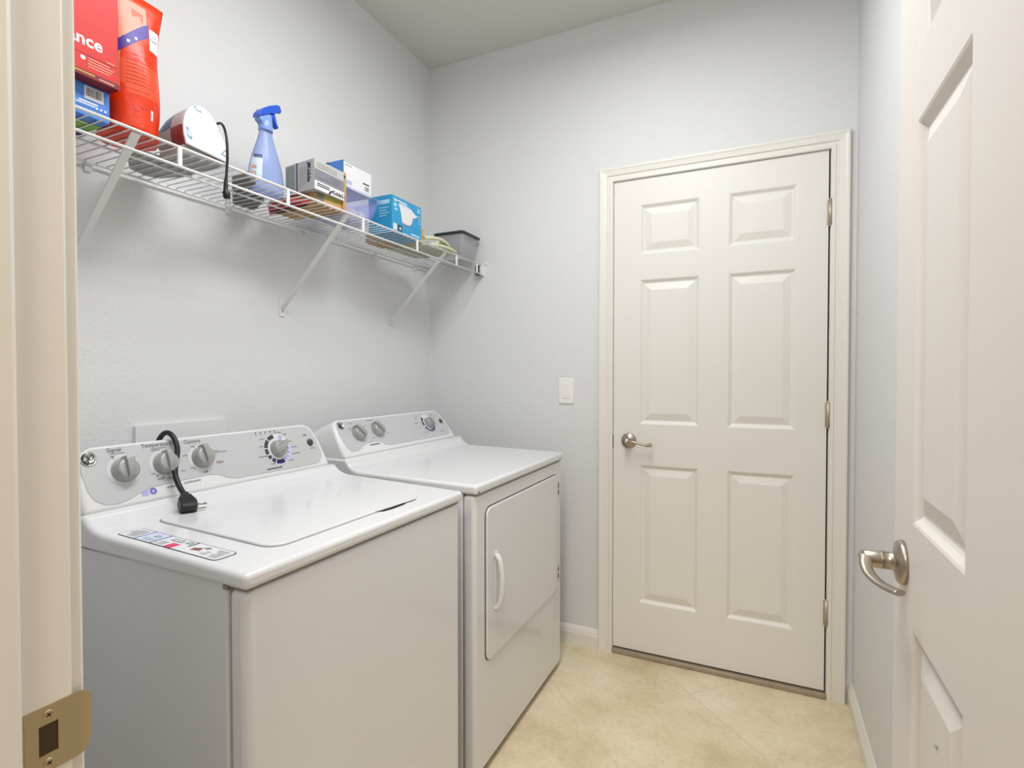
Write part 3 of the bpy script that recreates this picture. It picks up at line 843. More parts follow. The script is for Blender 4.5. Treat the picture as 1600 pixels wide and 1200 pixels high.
# ------------------------------------------------------------------ wire shelf
SH = 1.750; SXF = -1.235; SXB = XL + .013; SY0, SY1 = 0.30, 2.298
ws = thing('wire_shelf', 'long white wire shelf with diagonal braces along the left wall', 'shelf', (XL, 1.30, SH))
for nm, x, z, r in (('front_rail', SXF, SH, .0034), ('lip_rail', SXF, SH - .045, .0034), ('back_rail', SXB, SH, .0034), ('middle_rail', -1.385, SH - .0045, .0028)):
    bm = B(); tube(bm, [(x, SY0, z), (x, SY1, z)], r, 10); obj(nm, bm, 'wire', ws)
bm = B(); y = SY0 + .01
while y < SY1:
    tube(bm, [(SXB - .003, y, SH + .003), (-1.26, y, SH + .003), (SXF - .003, y, SH + .0035), (SXF + .001, y, SH + .002)], .0016, 6); y += .0254
obj('deck_wires', bm, 'wire', ws)
for y in (.51, .815, 1.13, 1.449, 1.765, 2.065, 2.252):
    bm = B(); box(bm, SXF - .0025, SXF + .0035, y - .005, y + .005, SH - .045, SH); obj('lip_spacer', bm, 'wire', ws, bevel=.001)
for y in (.722, 1.378, 1.980):
    bm = B()
    # folded-channel brace from the wall up to the lip and over to the front rail
    a = Vector((XL + .006, y, 1.452)); b = Vector((SXF - .004, y, SH - .004))
    d = (b - a).normalized(); nn = Vector((-d.z, 0, d.x))
    hexa(bm, [a + Vector((0, -.0070, 0)) - nn * .003, a + Vector((0, .0070, 0)) - nn * .003, a + Vector((0, .0070, 0)) + nn * .003, a + Vector((0, -.0070, 0)) + nn * .003,
              b + Vector((0, -.0090, 0)) - nn * .003, b + Vector((0, .0090, 0)) - nn * .003, b + Vector((0, .0090, 0)) + nn * .003, b + Vector((0, -.0090, 0)) + nn * .003])
    br = obj('support_brace', bm, 'wire', ws, recalc=True, bevel=.001)
    bm = B(); box(bm, XL - .001, XL + .004, y - .011, y + .011, 1.425, 1.485)
    lathe(bm, [(0, 0), (.0045, 0), (.003, .0015), (0, .0015)], (XL + .004, y, 1.443), (1, 0, 0), 12, 1); obj('foot_plate', bm, ['wire', 'greyunder'], br, bevel=.001)
for y in (.50, .779, 1.169, 1.487, 1.880, 2.18):
    bm = B(); box(bm, XL - .001, XL + .007, y - .008, y + .008, SH - .020, SH + .008); tube(bm, [(XL + .010, y - .007, SH), (XL + .010, y + .007, SH)], .0062, 10); lathe(bm, [(0, 0), (.004, 0), (.0025, .0015), (0, .002)], (XL + .007, y, SH - .013), (1, 0, 0), 10); obj('wall_clip', bm, 'wire', ws, bevel=.001)
bm = B(); box(bm, SXF - .006, SXF + .006, SY1 - .006, YB + .001, SH - .050, SH + .004)
obj('end_bracket', bm, ['wire'], ws, bevel=.001)
bm = B(); box(bm, SXF - .030, SXF - .006, SY1 - .012, YB - .002, SH - .048, SH - .004); obj('end_cap', bm, mat('cap_grey', rgb(96, 94, 96), .5), ws, bevel=.002)
bm = B(); lathe(bm, [(0, -.001), (.007, -.001), (.007, .003), (.0035, .006), (0, .006)], (SXF + .018, YB, SH + .006), (0, -1, 0), 14, 0); obj('end_screw', bm, 'wire', ws)

DK = SH + .0056            # top of the deck wires
UX = Vector((0, 1, 0)); UZ = Vector((0, 0, 1)); UB = Vector((-1, 0, 0)); UD = Vector((1, 0, 0))


def barcode(bm, o, u, v, w, h, white, ink):
    quad(bm, o, u, v, 0, w, 0, h, white, .0005)
    r = random.Random(11); x = w * .1
    while x < w * .88:
        k = r.uniform(.02, .055) * w
        quad(bm, o, u, v, x, x + k, h * .25, h * .9, ink, .0008); x += k + r.uniform(.02, .05) * w


# ---- blue box under the red box (left end)
bm = B(); box(bm, -1.43, -1.272, .475, .688, DK, 1.822)
F = Vector((-1.272, .475, DK))
quad(bm, F, UX, UZ, .0, .213, .018, .0188, 1); quad(bm, F, UX, UZ, .155, .19, .028, .031, 2); quad(bm, F, UX, UZ, .150, .185, .0235, .026, 2)
for k in range(3): quad(bm, F, UX, UZ, .186 + .008 * k, .190 + .008 * k, .021, .025, 2)
barcode(bm, F + UX * .165 + UZ * .036, UX, UZ, .036, .026, 2, 4)
bq = Vector((-1.272, .688, DK)); quad(bm, bq, Vector((0, -1, 0)), UB, .0, .21, .03, .075, 3, .0005); quad(bm, bq, Vector((0, -1, 0)), UB, .0, .21, .078, .12, 1, .0005); quad(bm, bq, Vector((0, -1, 0)), UB, .02, .17, .035, .04, 2, .0007)
tag(obj('carton', bm, ['blue', 'navy', 'white', 'green', 'ink'], origin=(-1.35, .58, DK), bevel=.0015, recalc=False), 'light blue carton with barcode under the red carton at the shelf\'s left end', 'box')
# ---- red box on it
bm = B(); box(bm, -1.44, -1.243, .455, .690, 1.8225, 2.06)
F = Vector((-1.243, .455, 1.8225))
lettering(bm, 'ance', F + UX * .205 + UZ * .0725, UX, UZ, .034, 1, align='RIGHT', bold=.0008)
quad(bm, F, UX, UZ, .0, .235, .044, .0448, 2); quad(bm, F, UX, UZ, .0, .238, .0005, .012, 3)
for k, L in enumerate((.05, .06, .055, .05)): quad(bm, F, UX, UZ, .178 - .0, .178 + L * .8, .026 - .0055 * k + .012, .028 - .0055 * k + .012, 4)
arc(bm, F + UX * .169 + UZ * .036, UX, UZ, .0005, .0045, 0, 2 * PI, 1, .0005, 12); quad(bm, F, UX, UZ, .212, .228, .047, .049, 4); quad(bm, F, UX, UZ, .198, .226, .004, .007, 5, .0007); quad(bm, F, UX, UZ, .135, .19, .006, .009, 6, .0007)
quad(bm, F, UX, UZ, .13, .15, .050, .053, 4)
bq = Vector((-1.243, .690, 1.8225)); quad(bm, bq, Vector((0, -1, 0)), UB, 0, .238, 0, .19, 3, .0005)
tag(obj('carton', bm, ['red', 'white', 'maroon', 'maroon', 'peach', 'peach', mat('gold_print', rgb(206, 150, 60), .5)], origin=(-1.34, .58, 1.8225), bevel=.0015), 'red carton with white letters stacked on the light blue carton', 'box')

# ---- orange stand-up pouch
bm = B()
cols = 14; rows = 18; G = []
for j in range(rows + 1):
    t = j / rows; z = DK + t * .312
    dep = .058 * (1 - t ** 1.6) + .0035
    ring = []
    for i in range(cols * 2):
        if i <= cols: s = i / cols; fb = 1
        else: s = (2 * cols - i) / cols; fb = -1
        q = max(0, 1 - (2 * s - 1) ** 2) ** .55
        y = .696 + (.110 + .004 * math.sin(t * 7)) * s + .004 * math.sin(9 * t + 1) * (1 - s)
        if t < .12: y += (s - .5) * .014 * (1 - t / .12)
        x = -1.322 + .042 * t + fb * dep * q * (1 + .06 * math.sin(11 * t + 5 * s))
        ring.append(bm.verts.new((x, y, z)))
    G.append(ring)
for j in range(rows):
    for i in range(cols * 2):
        f = bm.faces.new((G[j][i], G[j][(i + 1) % (2 * cols)], G[j + 1][(i + 1) % (2 * cols)], G[j + 1][i]))
        t = (j + .5) / rows; s = (i + .5) / cols
        f.smooth = True
        if i < cols:
            if .26 < t < .52 and .12 < s < .85 and s > .25 - (t - .26): f.material_index = 1
            elif .28 < t < .66 and s < .12: f.material_index = 3
bm.faces.new(G[0][::-1]); bm.faces.new(G[-1])
# printed patches follow the front skin
def on_pouch(s, t):
    i = min(int(s * cols), cols - 1); j = min(int(t * rows), rows - 1)
    a = s * cols - i; b = t * rows - j
    p = (G[j][i].co * (1 - a) + G[j][i + 1].co * a) * (1 - b) + (G[j + 1][i].co * (1 - a) + G[j + 1][i + 1].co * a) * b
    return p + Vector((.0009, -.0003, 0))
def patch(s0, s1, t0, t1, mi):
    k = 4; g = [[bm.verts.new(on_pouch(s0 + (s1 - s0) * a / k, t0 + (t1 - t0) * b / k)) for a in range(k + 1)] for b in range(k + 1)]
    for b in range(k):
        for a in range(k):
            f = bm.faces.new((g[b][a], g[b][a + 1], g[b + 1][a + 1], g[b + 1][a])); f.material_index = mi
def strip(f0, f1, s0, s1, mi, k=16):
    g = []
    for a in range(k + 1):
        q = s0 + (s1 - s0) * a / k
        g.append([bm.verts.new(on_pouch(q, min(.995, f0(q)))), bm.verts.new(on_pouch(q, min(.995, (f0(q) + f1(q)) / 2))), bm.verts.new(on_pouch(q, min(.995, f1(q))))])
    for a in range(k):
        for b in (0, 1):
            f = bm.faces.new((g[a][b], g[a + 1][b], g[a + 1][b + 1], g[a][b + 1])); f.material_index = mi; f.smooth = True
cv = lambda q: .49 + .46 * q - .16 * q * q
strip(lambda q: cv(q) + .095, lambda q: .93, .03, .62, 3); strip(cv, lambda q: cv(q) + .10, .03, .66, 2)
strip(lambda q: .86 - .1 * q, lambda q: .90 - .05 * q, .10, .55, 1)
patch(.68, .92, .64, .80, 4); patch(.70, .90, .72, .73, 5); patch(.70, .90, .69, .70, 6); patch(.70, .90, .66, .668, 5); patch(.70, .90, .75, .756, 5)
for s0, s1, t0, t1 in ((.18, .90, .545, .550), (.89, .90, .30, .545), (.2, .90, .30, .304)): patch(s0, s1, t0, t1, 7)
for k in range(7): patch(.22, .80 - .03 * (k % 3), .50 - .026 * k, .504 - .026 * k, 7)
patch(.30, .40, .16, .20, 7); patch(.42, .56, .19, .20, 7); patch(.62, .67, .13, .20, 4); patch(.635, .655, .145, .185, 5)
for s0, t0 in ((.22, .62), (.36, .66), (.48, .70)): patch(s0, s0 + .05, t0, t0 + .02, 4)
tag(obj('pouch', bm, ['orange', 'orangelight', 'purple', 'peach', 'white', 'navy', 'teal', mat('dark_orange', rgb(205, 58, 28), .5)], origin=(-1.315, .745, DK)), 'bright orange stand-up pouch with purple print, beside the red and blue cartons', 'pouch')

# ---- small iron on its heel with a black cord
ir = thing('clothes_iron', 'small iron with bright white soleplate and black cord, beside the orange pouch', 'iron', (-1.31, .90, DK))
out = [(.848, 1.776), (.842, 1.800), (.841, 1.822), (.845, 1.844), (.855, 1.864), (.868, 1.876), (.882, 1.881), (.897, 1.880), (.913, 1.871), (.929, 1.854), (.943, 1.830), (.954, 1.806), (.959, 1.784), (.957, 1.768)]
bm = B(); prism(bm, [(-1.264, a, b) for a, b in out], (.006, 0, 0)); sole = obj('soleplate', bm, 'ironplate', ir, recalc=True, bevel=.002)
vt = mat('vent_teal', rgb(110, 160, 176), .4)
def hole(c, pts):
    bm = B()
    for (x, k, mi) in ((-1.2577, 1, 0), (-1.2575, .6, 1)):
        q = bm.faces.new([bm.verts.new((x, c[0] + a * k, c[1] + b * k)) for a, b in pts]); q.material_index = mi
        q.normal_update()
        if q.normal.x < 0: q.normal_flip()
    obj('steam_vent', bm, [vt, 'white'], sole)
hole((.876, 1.870), [(-.011, .003), (-.003, .006), (.008, .000), (.011, -.006), (-.002, -.005)])
hole((.853, 1.803), [(-.006, .014), (.000, .012), (.010, -.010), (.006, -.014), (-.004, -.008)])
hole((.948, 1.788), [(.003, .012), (.008, .000), (.006, -.009), (-.010, -.005)])
bm = B()
cen = Vector((0, .905, 1.82))
secs = []
for x, sc, dz in ((-1.2645, .97, 0), (-1.275, .985, 0), (-1.31, .93, -.002), (-1.345, .82, -.006), (-1.37, .62, -.012)):
    secs.append([bm.verts.new((x, cen.y + (a - cen.y) * sc - (.012 if x < -1.30 else 0) * (1 - sc) * 4, max(DK + .001, cen.z + (b - cen.z) * sc + dz))) for a, b in out])
for a, b in zip(secs[:-1], secs[1:]):
    for k in range(len(out)):
        k2 = (k + 1) % len(out)
        f = bm.faces.new((a[k], a[k2], b[k2], b[k])); f.smooth = True
        si = secs.index(a)
        if k in (13, 12): f.material_index = 3
        elif k <= 1: f.material_index = 2 if si < 2 else 0  # low side faces by the soleplate carry the painted red reflection
        elif k in (2, 3): f.material_index = 0 if si < 2 else 1
        elif k in (4,) and si >= 2: f.material_index = 1
bm.faces.new(secs[0]); bm.faces.new(secs[-1][::-1])
obj('body', bm, ['grey', 'ironblue', 'ironreflect', 'greyunder'], ir, recalc=True)
bm = B(); hexa(bm, [(-1.36, .846, DK), (-1.275, .846, DK), (-1.275, .952, DK), (-1.36, .946, DK), (-1.36, .846, 1.773), (-1.268, .846, 1.776), (-1.268, .957, 1.768), (-1.36, .946, 1.768)]); obj('heel_rest', bm, 'greyunder', ir, bevel=.002)
bm = B()
pts = spline([(-1.30, .940, 1.850), (-1.285, .945, 1.866), (-1.262, .941, 1.863), (-1.240, .934, 1.845), (-1.227, .931, 1.815), (-1.2245, .931, 1.775), (-1.2265, .931, 1.742), (-1.2265, .928, 1.708)], 6)
tube(bm, pts, .0032, 10); cd = obj('cord', bm, 'black', ir)
bm = B(); tube(bm, [(-1.2265, .928, 1.712), (-1.2265, .9275, 1.700), (-1.2265, .927, 1.690), (-1.2265, .927, 1.682), (-1.2265, .928, 1.680), (-1.2265, .930, 1.668), (-1.2265, .931, 1.664)], [.004, .0048, .0052, .0056, .0085, .0085, .007], 10); pg = obj('plug', bm, 'black', cd)
for q in (-.004, .004):
    bm = B(); box(bm, -1.2275, -1.2255, .9345 + q - .002, .9345 + q + .001, 1.650, 1.666); obj('prong', bm, 'chrome', ir)

# ---- grey folder and booklets under / behind the iron
bm = B(); prism(bm, [(a, b, DK) for a, b in ((-1.375, .800), (-1.435, .815), (-1.500, .855), (-1.515, .905), (-1.50, .935), (-1.405, .960), (-1.376, .950))], (0, 0, .016)); bmesh.ops.recalc_face_normals(bm, faces=bm.faces[:])
tag(obj('tray', bm, ['greyunder'], origin=(-1.44, .88, DK), bevel=.004), 'flat grey tray lying on the wire shelf behind the iron', 'tray')
# ---- dark flat case left of and behind the bottle
bm = B(); prism(bm, [(x, y, DK) for x, y in ((-1.268, 1.022), (-1.345, 1.036), (-1.512, 1.166), (-1.512, 1.245), (-1.405, 1.195), (-1.405, 1.105), (-1.30, 1.078))], (0, 0, .018)); bmesh.ops.recalc_face_normals(bm, faces=bm.faces[:])
tag(obj('case', bm, ['case'], origin=(-1.41, 1.12, DK), bevel=.003), 'dark grey flat case on the shelf just left of the spray bottle', 'case')
# ---- red booklet right of the bottle base
bm = B(); a = [(-1.285, 1.262), (-1.335, 1.215), (-1.43, 1.228), (-1.505, 1.30), (-1.345, 1.292)]
prism(bm, [(x, y, DK) for x, y in a], (0, 0, .010)); bmesh.ops.recalc_face_normals(bm, faces=bm.faces[:])
tag(obj('booklet', bm, [mat('booklet_red', rgb(186, 44, 52), .5, var=.2)], origin=(-1.39, 1.25, DK), bevel=.001), 'red booklet lying flat on the shelf between spray bottle and grey carton', 'booklet')

# ---- spray bottle
sb = thing('spray_bottle', 'translucent light blue spray bottle with deep blue trigger on the wire shelf', 'spray bottle', (-1.345, 1.150, DK))
bc = (-1.345, 1.150, DK)
bm = B(); lathe(bm, [(0, 0), (.048, 0), (.0555, .004), (.0578, .012), (.0570, .045), (.0525, .078), (.0455, .105), (.037, .130), (.028, .156), (.0215, .178), (.0195, .190), (0, .190)], bc, (0, 0, 1), 36, sx=.62, sy=1.0)
obj('bottle', bm, 'bottle', sb)
bm = B()
for j in range(6):
    pass
# wrapped label on the lower left front
prof = [(.0576, .025), (.0570, .045), (.0525, .078), (.0475, .098)]
for (r0, z0), (r1, z1) in zip(prof[:-1], prof[1:]):
    for k in range(8):
        a0 = -1.62 + k * .115; a1 = a0 + .115
        f = bm.faces.new([bm.verts.new((bc[0] + .625 * r * math.cos(a) + .0006, bc[1] + 1.01 * r * math.sin(a), bc[2] + z)) for r, a, z in ((r0, a0, z0), (r0, a1, z0), (r1, a1, z1), (r1, a0, z1))]); f.smooth = True
for k in range(6):
    a0 = -1.35 + k * .11; r = .0480; z = .098
    bm.faces.new([bm.verts.new((bc[0] + .63 * r * math.cos(a) + .001, bc[1] + 1.02 * r * math.sin(a), bc[2] + zz)) for a, zz in ((a0, z - .005), (a0 + .07, z - .005), (a0 + .07, z + .006), (a0, z + .006))]).material_index = 1
for k in range(2):
    a0 = -1.4; r = .0568 - .002 * k; z = .045 + .018 * k
    bm.faces.new([bm.verts.new((bc[0] + .63 * r * math.cos(a) + .001, bc[1] + 1.02 * r * math.sin(a), bc[2] + zz)) for a, zz in ((a0, z - .005), (a0 + .35, z - .005), (a0 + .35, z + .006), (a0, z + .006))]).material_index = 2
obj('label', bm, ['liquid', 'navy', 'peach'], sb)
bm = B(); lathe(bm, [(0, .186), (.0200, .186), (.0212, .189), (.0208, .200), (.0190, .212), (.0180, .222), (0, .222)], bc, (0, 0, 1), 28, sx=.9); obj('collar', bm, 'collar', sb)
zt_ = DK
# side outlines in the (y, z) plane, nozzle towards +y and tipped up
def side(name, pts, hw, m, par, bev, tilt=.20):
    bm = B(); prism(bm, [(bc[0] - hw, bc[1] + a * .97, zt_ + b + tilt * a) for a, b in pts], (2 * hw, 0, 0))
    return obj(name, bm, m, par, recalc=True, bevel=bev, seg=3, ang=50)
side('shroud', [(-.032, .223), (-.020, .229), (.008, .239), (.014, .232), (.017, .212), (.017, .200), (-.018, .200), (-.021, .210), (-.030, .215)], .0125, 'collar', sb, .004)
hdo = side('spray_head', [(-.035, .224), (-.033, .236), (-.020, .250), (.004, .262), (.030, .2705), (.043, .2695), (.045, .260), (.042, .250), (.030, .245), (.008, .240), (-.020, .230), (-.033, .2235)], .014, 'trigger', sb, .005)
bm = B(); lathe(bm, [(0, 0), (.009, 0), (.0095, .004), (.0085, .008), (.004, .009), (.003, .006), (0, .006)], (bc[0], bc[1] + .0425, zt_ + .2685), (0, .92, .42), 20); obj('nozzle', bm, 'trigger', hdo)
side('trigger', [(.010, .238), (.027, .245), (.031, .233), (.036, .216), (.042, .204), (.039, .2015), (.029, .213), (.018, .229)], .009, 'trigger', sb, .003)

# ---- low kraft carton under the grey carton; slim kraft carton standing beside
bm = B(); box(bm, -1.47, -1.262, 1.268, 1.376, DK, 1.790)
quad(bm, Vector((-1.262, 1.268, DK)), UX, UZ, .03, .10, .022, .034, 1); quad(bm, Vector((-1.262, 1.268, DK)), UX, UZ, 0, .03, .012, .034, 2)
tag(obj('carton', bm, ['kraft', mat('olive_print', rgb(160, 160, 60), .6), 'case'], origin=(-1.36, 1.32, DK), bevel=.001), 'low brown cardboard carton under the grey boxed detector', 'box')
bm = B(); box(bm, -1.42, -1.256, 1.3775, 1.3925, DK, 1.888)
F = Vector((-1.256, 1.3775, DK)); quad(bm, F, UX, UZ, .002, .011, .112, .122, 1); quad(bm, F, UX, UZ, .003, .010, .088, .094, 2); quad(bm, F, UX, UZ, .001, .014, .124, .133, 3); quad(bm, F, UX, UZ, .003, .008, .045, .052, 1)
tag(obj('carton', bm, ['kraft', 'charcoal', 'green', 'peach'], origin=(-1.34, 1.385, DK), bevel=.001), 'slim upright brown carton squeezed between grey carton and lilac tub', 'box')
# ---- grey boxed detector: its front right edge towards the room
bm = B()
a = [(-1.246, 1.243), (-1.250, 1.3745), (-1.388, 1.3745), (-1.384, 1.258)]
hexa(bm, [(p[0], p[1], 1.7905) for p in a] + [(p[0], p[1], 1.8830) for p in a])
u1 = (Vector((a[1][0], a[1][1], 0)) - Vector((a[0][0], a[0][1], 0))).normalized(); o1 = Vector((a[0][0], a[0][1], 1.7905))
quad(bm, o1, u1, UZ, 0, .1315, .027, .0625, 1); quad(bm, o1, u1, UZ, 0, .1315, .0, .027, 2)
for k in range(3): quad(bm, o1, u1, UZ, .012 + .02 * k, .105 + .005 * k, .036 + .008 * k, .039 + .008 * k, 5)
for k in range(3): quad(bm, o1, u1, UZ, .010, .10, .069 + .006 * k, .071 + .006 * k, 3, .0004)
for k in range(2): quad(bm, o1, u1, UZ, .010, .065, .012 + .006 * k, .015 + .006 * k, 4, .0007)
poly(bm, o1, u1, UZ, [(.058, 0), (.066, 0), (.078, .014), (.070, .014)], 4, .0007)
lettering(bm, 'Kidde', o1 + u1 * .098 + UZ * .0115, u1, UZ, .018, 4, .0008, bold=.0005)
poly(bm, o1, u1, UZ, [(.121, .004), (.127, .006), (.126, .013), (.122, .021), (.120, .020), (.123, .012)], 4, .0008)
# left end
o2 = Vector((a[3][0], a[3][1], 1.7905)); u2 = (Vector((a[0][0], a[0][1], 0)) - Vector((a[3][0], a[3][1], 0))).normalized()
L2 = (Vector(a[0]) - Vector(a[3])).length
quad(bm, o2, u2, UZ, .052, .060, 0, .0925, 6); quad(bm, o2, u2, UZ, .002, .045, .006, .088, 7)
lettering(bm, 'Kidde', o2 + u2 * (L2 - .026) + UZ * .050, -UZ, u2, .022, 4, .0008, bold=.0006)
poly(bm, o2 + u2 * (L2 - .03), u2, UZ, [(.0, .076), (.012, .084), (.013, .078), (.006, .073), (.004, .070)], 4, .0008); arc(bm, o2 + u2 * (L2 - .030) + UZ * .082, u2, UZ, .0003, .004, 0, 2 * PI, 4, .0008, 12)
for k in range(3): quad(bm, o2, u2, UZ, .072 + .011 * k, .0745 + .011 * k, .012 + .004 * k, .075, 3, .0006)
# printed underside
quad(bm, Vector((a[0][0], a[0][1], 1.7905)), u1, UB, .02, .10, .03, .06, 1, .0004)
tag(obj('detector_carton', bm, ['grey', 'greydark', 'white', 'inklight', 'black', mat('pale_print', rgb(170, 168, 178), .5), mat('stripe_violet', rgb(92, 86, 120), .5), mat('teal_grey_print', rgb(138, 150, 148), .6)], origin=(-1.31, 1.31, 1.7905), bevel=.0008, recalc=False), 'grey boxed detector with black lettering, sitting between spray bottle and lilac tub', 'box')

# ---- lilac tub with white balls
tb = thing('storage_tub', 'open translucent lilac plastic tub holding white balls on the wire shelf', 'tub', (-1.35, 1.49, DK))
bm = B()
bx = ((-1.425, -1.292, 1.412, 1.560), (-1.445, -1.268, 1.3965, 1.590))
def ringr(b, z, r=.018): return [bm.verts.new((x, y, z)) for x, y in rrect(*b, r, 4)]
def lerp(t): return tuple(p + (q - p) * t for p, q in zip(*bx))
def shrink(b, d): return (b[0] + d, b[1] - d, b[2] + d, b[3] - d)
zs = [DK, DK + .004, DK + .05, DK + .088, DK + .088, DK + .096]
rs = [ringr(shrink(bx[0], .003), zs[0]), ringr(bx[0], zs[1]), ringr(lerp(.55), zs[2]), ringr(lerp(.95), zs[3]), ringr(shrink(bx[1], -.006), zs[4]), ringr(shrink(bx[1], -.006), zs[5]),
      ringr(shrink(bx[1], .001), zs[5]), ringr(shrink(lerp(.5), .003), zs[2]), ringr(shrink(bx[0], .003), DK + .005)]
for p, q in zip(rs[:-1], rs[1:]):
    n_ = len(p)
    for k in range(n_): f = bm.faces.new((p[k], p[(k + 1) % n_], q[(k + 1) % n_], q[k])); f.smooth = True
bm.faces.new(rs[0][::-1]); bm.faces.new(rs[-1])
obj('tub_body', bm, 'tub', tb, recalc=True)
for (x, y, z), lb_ in zip(((-1.3215, 1.4390, DK + .029), (-1.3215, 1.4864, DK + .029), (-1.3215, 1.5336, DK + .029), (-1.371, 1.462, DK + .029), (-1.371, 1.512, DK + .029)),
                          ('white ball inside the lilac tub, nearest the slim brown carton', 'white ball in the middle of the front row inside the lilac tub', 'white ball inside the lilac tub, nearest the blue bowl carton',
                           'white ball at the back of the lilac tub, on the brown carton side', 'white ball at the back of the lilac tub, on the blue carton side')):
    bm = B(); bmesh.ops.create_uvsphere(bm, u_segments=24, v_segments=14, radius=.0235, matrix=Matrix.Translation((x, y, z)))
    tag(obj('ball', bm, 'ball', origin=(x, y, z - .0235), smooth=True), lb_, 'ball', 'white balls in the lilac tub')
# ---- white and blue carton on the tub
bm = B(); box(bm, -1.425, -1.278, 1.405, 1.545, DK + .0965, 1.942)
F = Vector((-1.278, 1.405, DK + .0965)); hh = 1.942 - DK - .0965
qs = Vector((-1.425, 1.405, DK + .0965)); quad(bm, qs, UD, UZ, 0, .147, 0, hh, 1); quad(bm, qs, UD, UZ, .07, .082, hh * .15, hh, 2, .0008)
quad(bm, F, UX, UZ, .0, .137, hh - .004, hh - .002, 3); quad(bm, F, UX, UZ, .095, .128, hh * .42, hh * .48, 4); barcode(bm, F + UX * .103 + UZ * hh * .12, UX, UZ, .026, hh * .26, 0, 4)
quad(bm, F, UX, UZ, .010, .038, hh * .16, hh * .30, 5); quad(bm, F, UX, UZ, .014, .032, hh * .02, hh * .05, 3); quad(bm, F, UX, UZ, .006, .04, hh - .014, hh - .0115, 3)
tag(obj('carton', bm, ['white', 'blue', 'navy', 'inklight', 'ink', 'lilac'], origin=(-1.35, 1.475, DK + .0965), bevel=.001), 'white carton with blue end standing on the lilac tub', 'box')

# ---- teal carton with a white bowl printed on it
bm = B(); box(bm, -1.365, -1.256, 1.634, 1.824, DK, 1.893)
F = Vector((-1.256, 1.634, DK)); S = 1.893 - DK
bowl = [(.040, .112), (.052, .118), (.085, .119), (.120, .112), (.150, .098), (.165, .094), (.150, .086), (.132, .080), (.126, .060), (.116, .047), (.092, .042), (.068, .044), (.060, .056), (.057, .076), (.050, .096)]
poly(bm, F, UX, UZ, bowl, 1, .0005)
poly(bm, F, UX, UZ, [(.068, .044), (.092, .042), (.116, .047), (.117, .050), (.092, .046), (.067, .048)], 2, .0008)
poly(bm, F, UX, UZ, [(.040, .112), (.052, .118), (.085, .119), (.120, .112), (.100, .110), (.070, .111)], 3, .0008)
arc(bm, F + UX * .020 + UZ * .122, UX, UZ, .0004, .006, 0, 2 * PI, 1, .0005, 10)
quad(bm, F, UX, UZ, .028, .095, .121, .126, 1); quad(bm, F, UX, UZ, .008, .030, .010, .034, 1); quad(bm, F, UX, UZ, .038, .062, .010, .034, 4); quad(bm, F, UX, UZ, .046, .055, .016, .026, 1, .0008)
for a0, a1, b0, b1 in ((.165, .182, .122, .128), (.160, .182, .112, .118), (.166, .182, .096, .099), (.166, .182, .087, .090), (.166, .182, .077, .080), (.168, .182, .068, .071), (.120, .178, .012, .020), (.07, .105, .006, .009), (.012, .03, .098, .110), (.015, .035, .085, .092)):
    quad(bm, F, UX, UZ, a0, a1, b0, b1, 3)
qs = Vector((-1.365, 1.634, DK)); quad(bm, qs, UD, UZ, .04, .10, .105, .120, 3)
for k in range(4): quad(bm, qs, UD, UZ, .05, .095 - .01 * (k % 2), .090 - .010 * k, .093 - .010 * k, 3)
tag(obj('carton', bm, ['teal', 'white', 'peach', mat('pale_blue_print', rgb(170, 214, 236), .5), 'charcoal'], origin=(-1.31, 1.73, DK), bevel=.001), 'bright blue carton printed with a white bowl, right of the lilac tub', 'box')
# ---- kraft carton behind it
bm = B(); box(bm, -1.47, -1.372, 1.74, 1.852, DK, DK + .045); tag(obj('carton', bm, ['kraft'], origin=(-1.42, 1.83, DK), bevel=.001), 'low brown carton behind the bright blue bowl carton', 'box')
bm = B(); box(bm, -1.36, -1.262, 1.8275, 1.846, DK, DK + .058); tag(obj('carton', bm, ['kraft'], origin=(-1.31, 1.837, DK), bevel=.001), 'slim brown carton standing against the right end of the bright blue carton', 'box')

# ---- folded pale cloth with banded edges
ct = thing('cloth_bundle', 'folded pale green cloth bundle on the shelf beside the dark-rimmed bin', 'cloth', (-1.33, 1.97, DK))
bm = B()
nx, ny = 12, 18; G = []
for i in range(nx + 1):
    row = []
    for j in range(ny + 1):
        s, t = i / nx, j / ny
        x = -1.455 + .195 * s; y = 1.858 + (.225 - .04 * abs(s - .6)) * t
        h = .040 * (math.sin(PI * min(1, s * 1.0)) ** .5) * (math.sin(PI * t) ** .45) * (1.0 - .35 * t) + .006 * math.sin(14 * t + 5 * s) * math.sin(PI * t) + .002
        row.append(bm.verts.new((x, y, DK + max(.002, h))))
    G.append(row)
for i in range(nx):
    for j in range(ny):
        f = bm.faces.new((G[i][j], G[i + 1][j], G[i + 1][j + 1], G[i][j + 1])); f.smooth = True
bot = [[bm.verts.new((v_.co.x, v_.co.y, DK)) for v_ in r] for r in G]
for i in range(nx):
    for j in range(ny): bm.faces.new((bot[i][j + 1], bot[i + 1][j + 1], bot[i + 1][j], bot[i][j]))
edge = [(i, 0) for i in range(nx + 1)] + [(nx, j) for j in range(1, ny + 1)] + [(i, ny) for i in range(nx - 1, -1, -1)] + [(0, j) for j in range(ny - 1, 0, -1)]
for k in range(len(edge)):
    (i, j), (i2, j2) = edge[k], edge[(k + 1) % len(edge)]
    bm.faces.new((G[i][j], bot[i][j], bot[i2][j2], G[i2][j2]))
obj('folded_cloth', bm, 'cloth', ct, recalc=True)
bm = B()
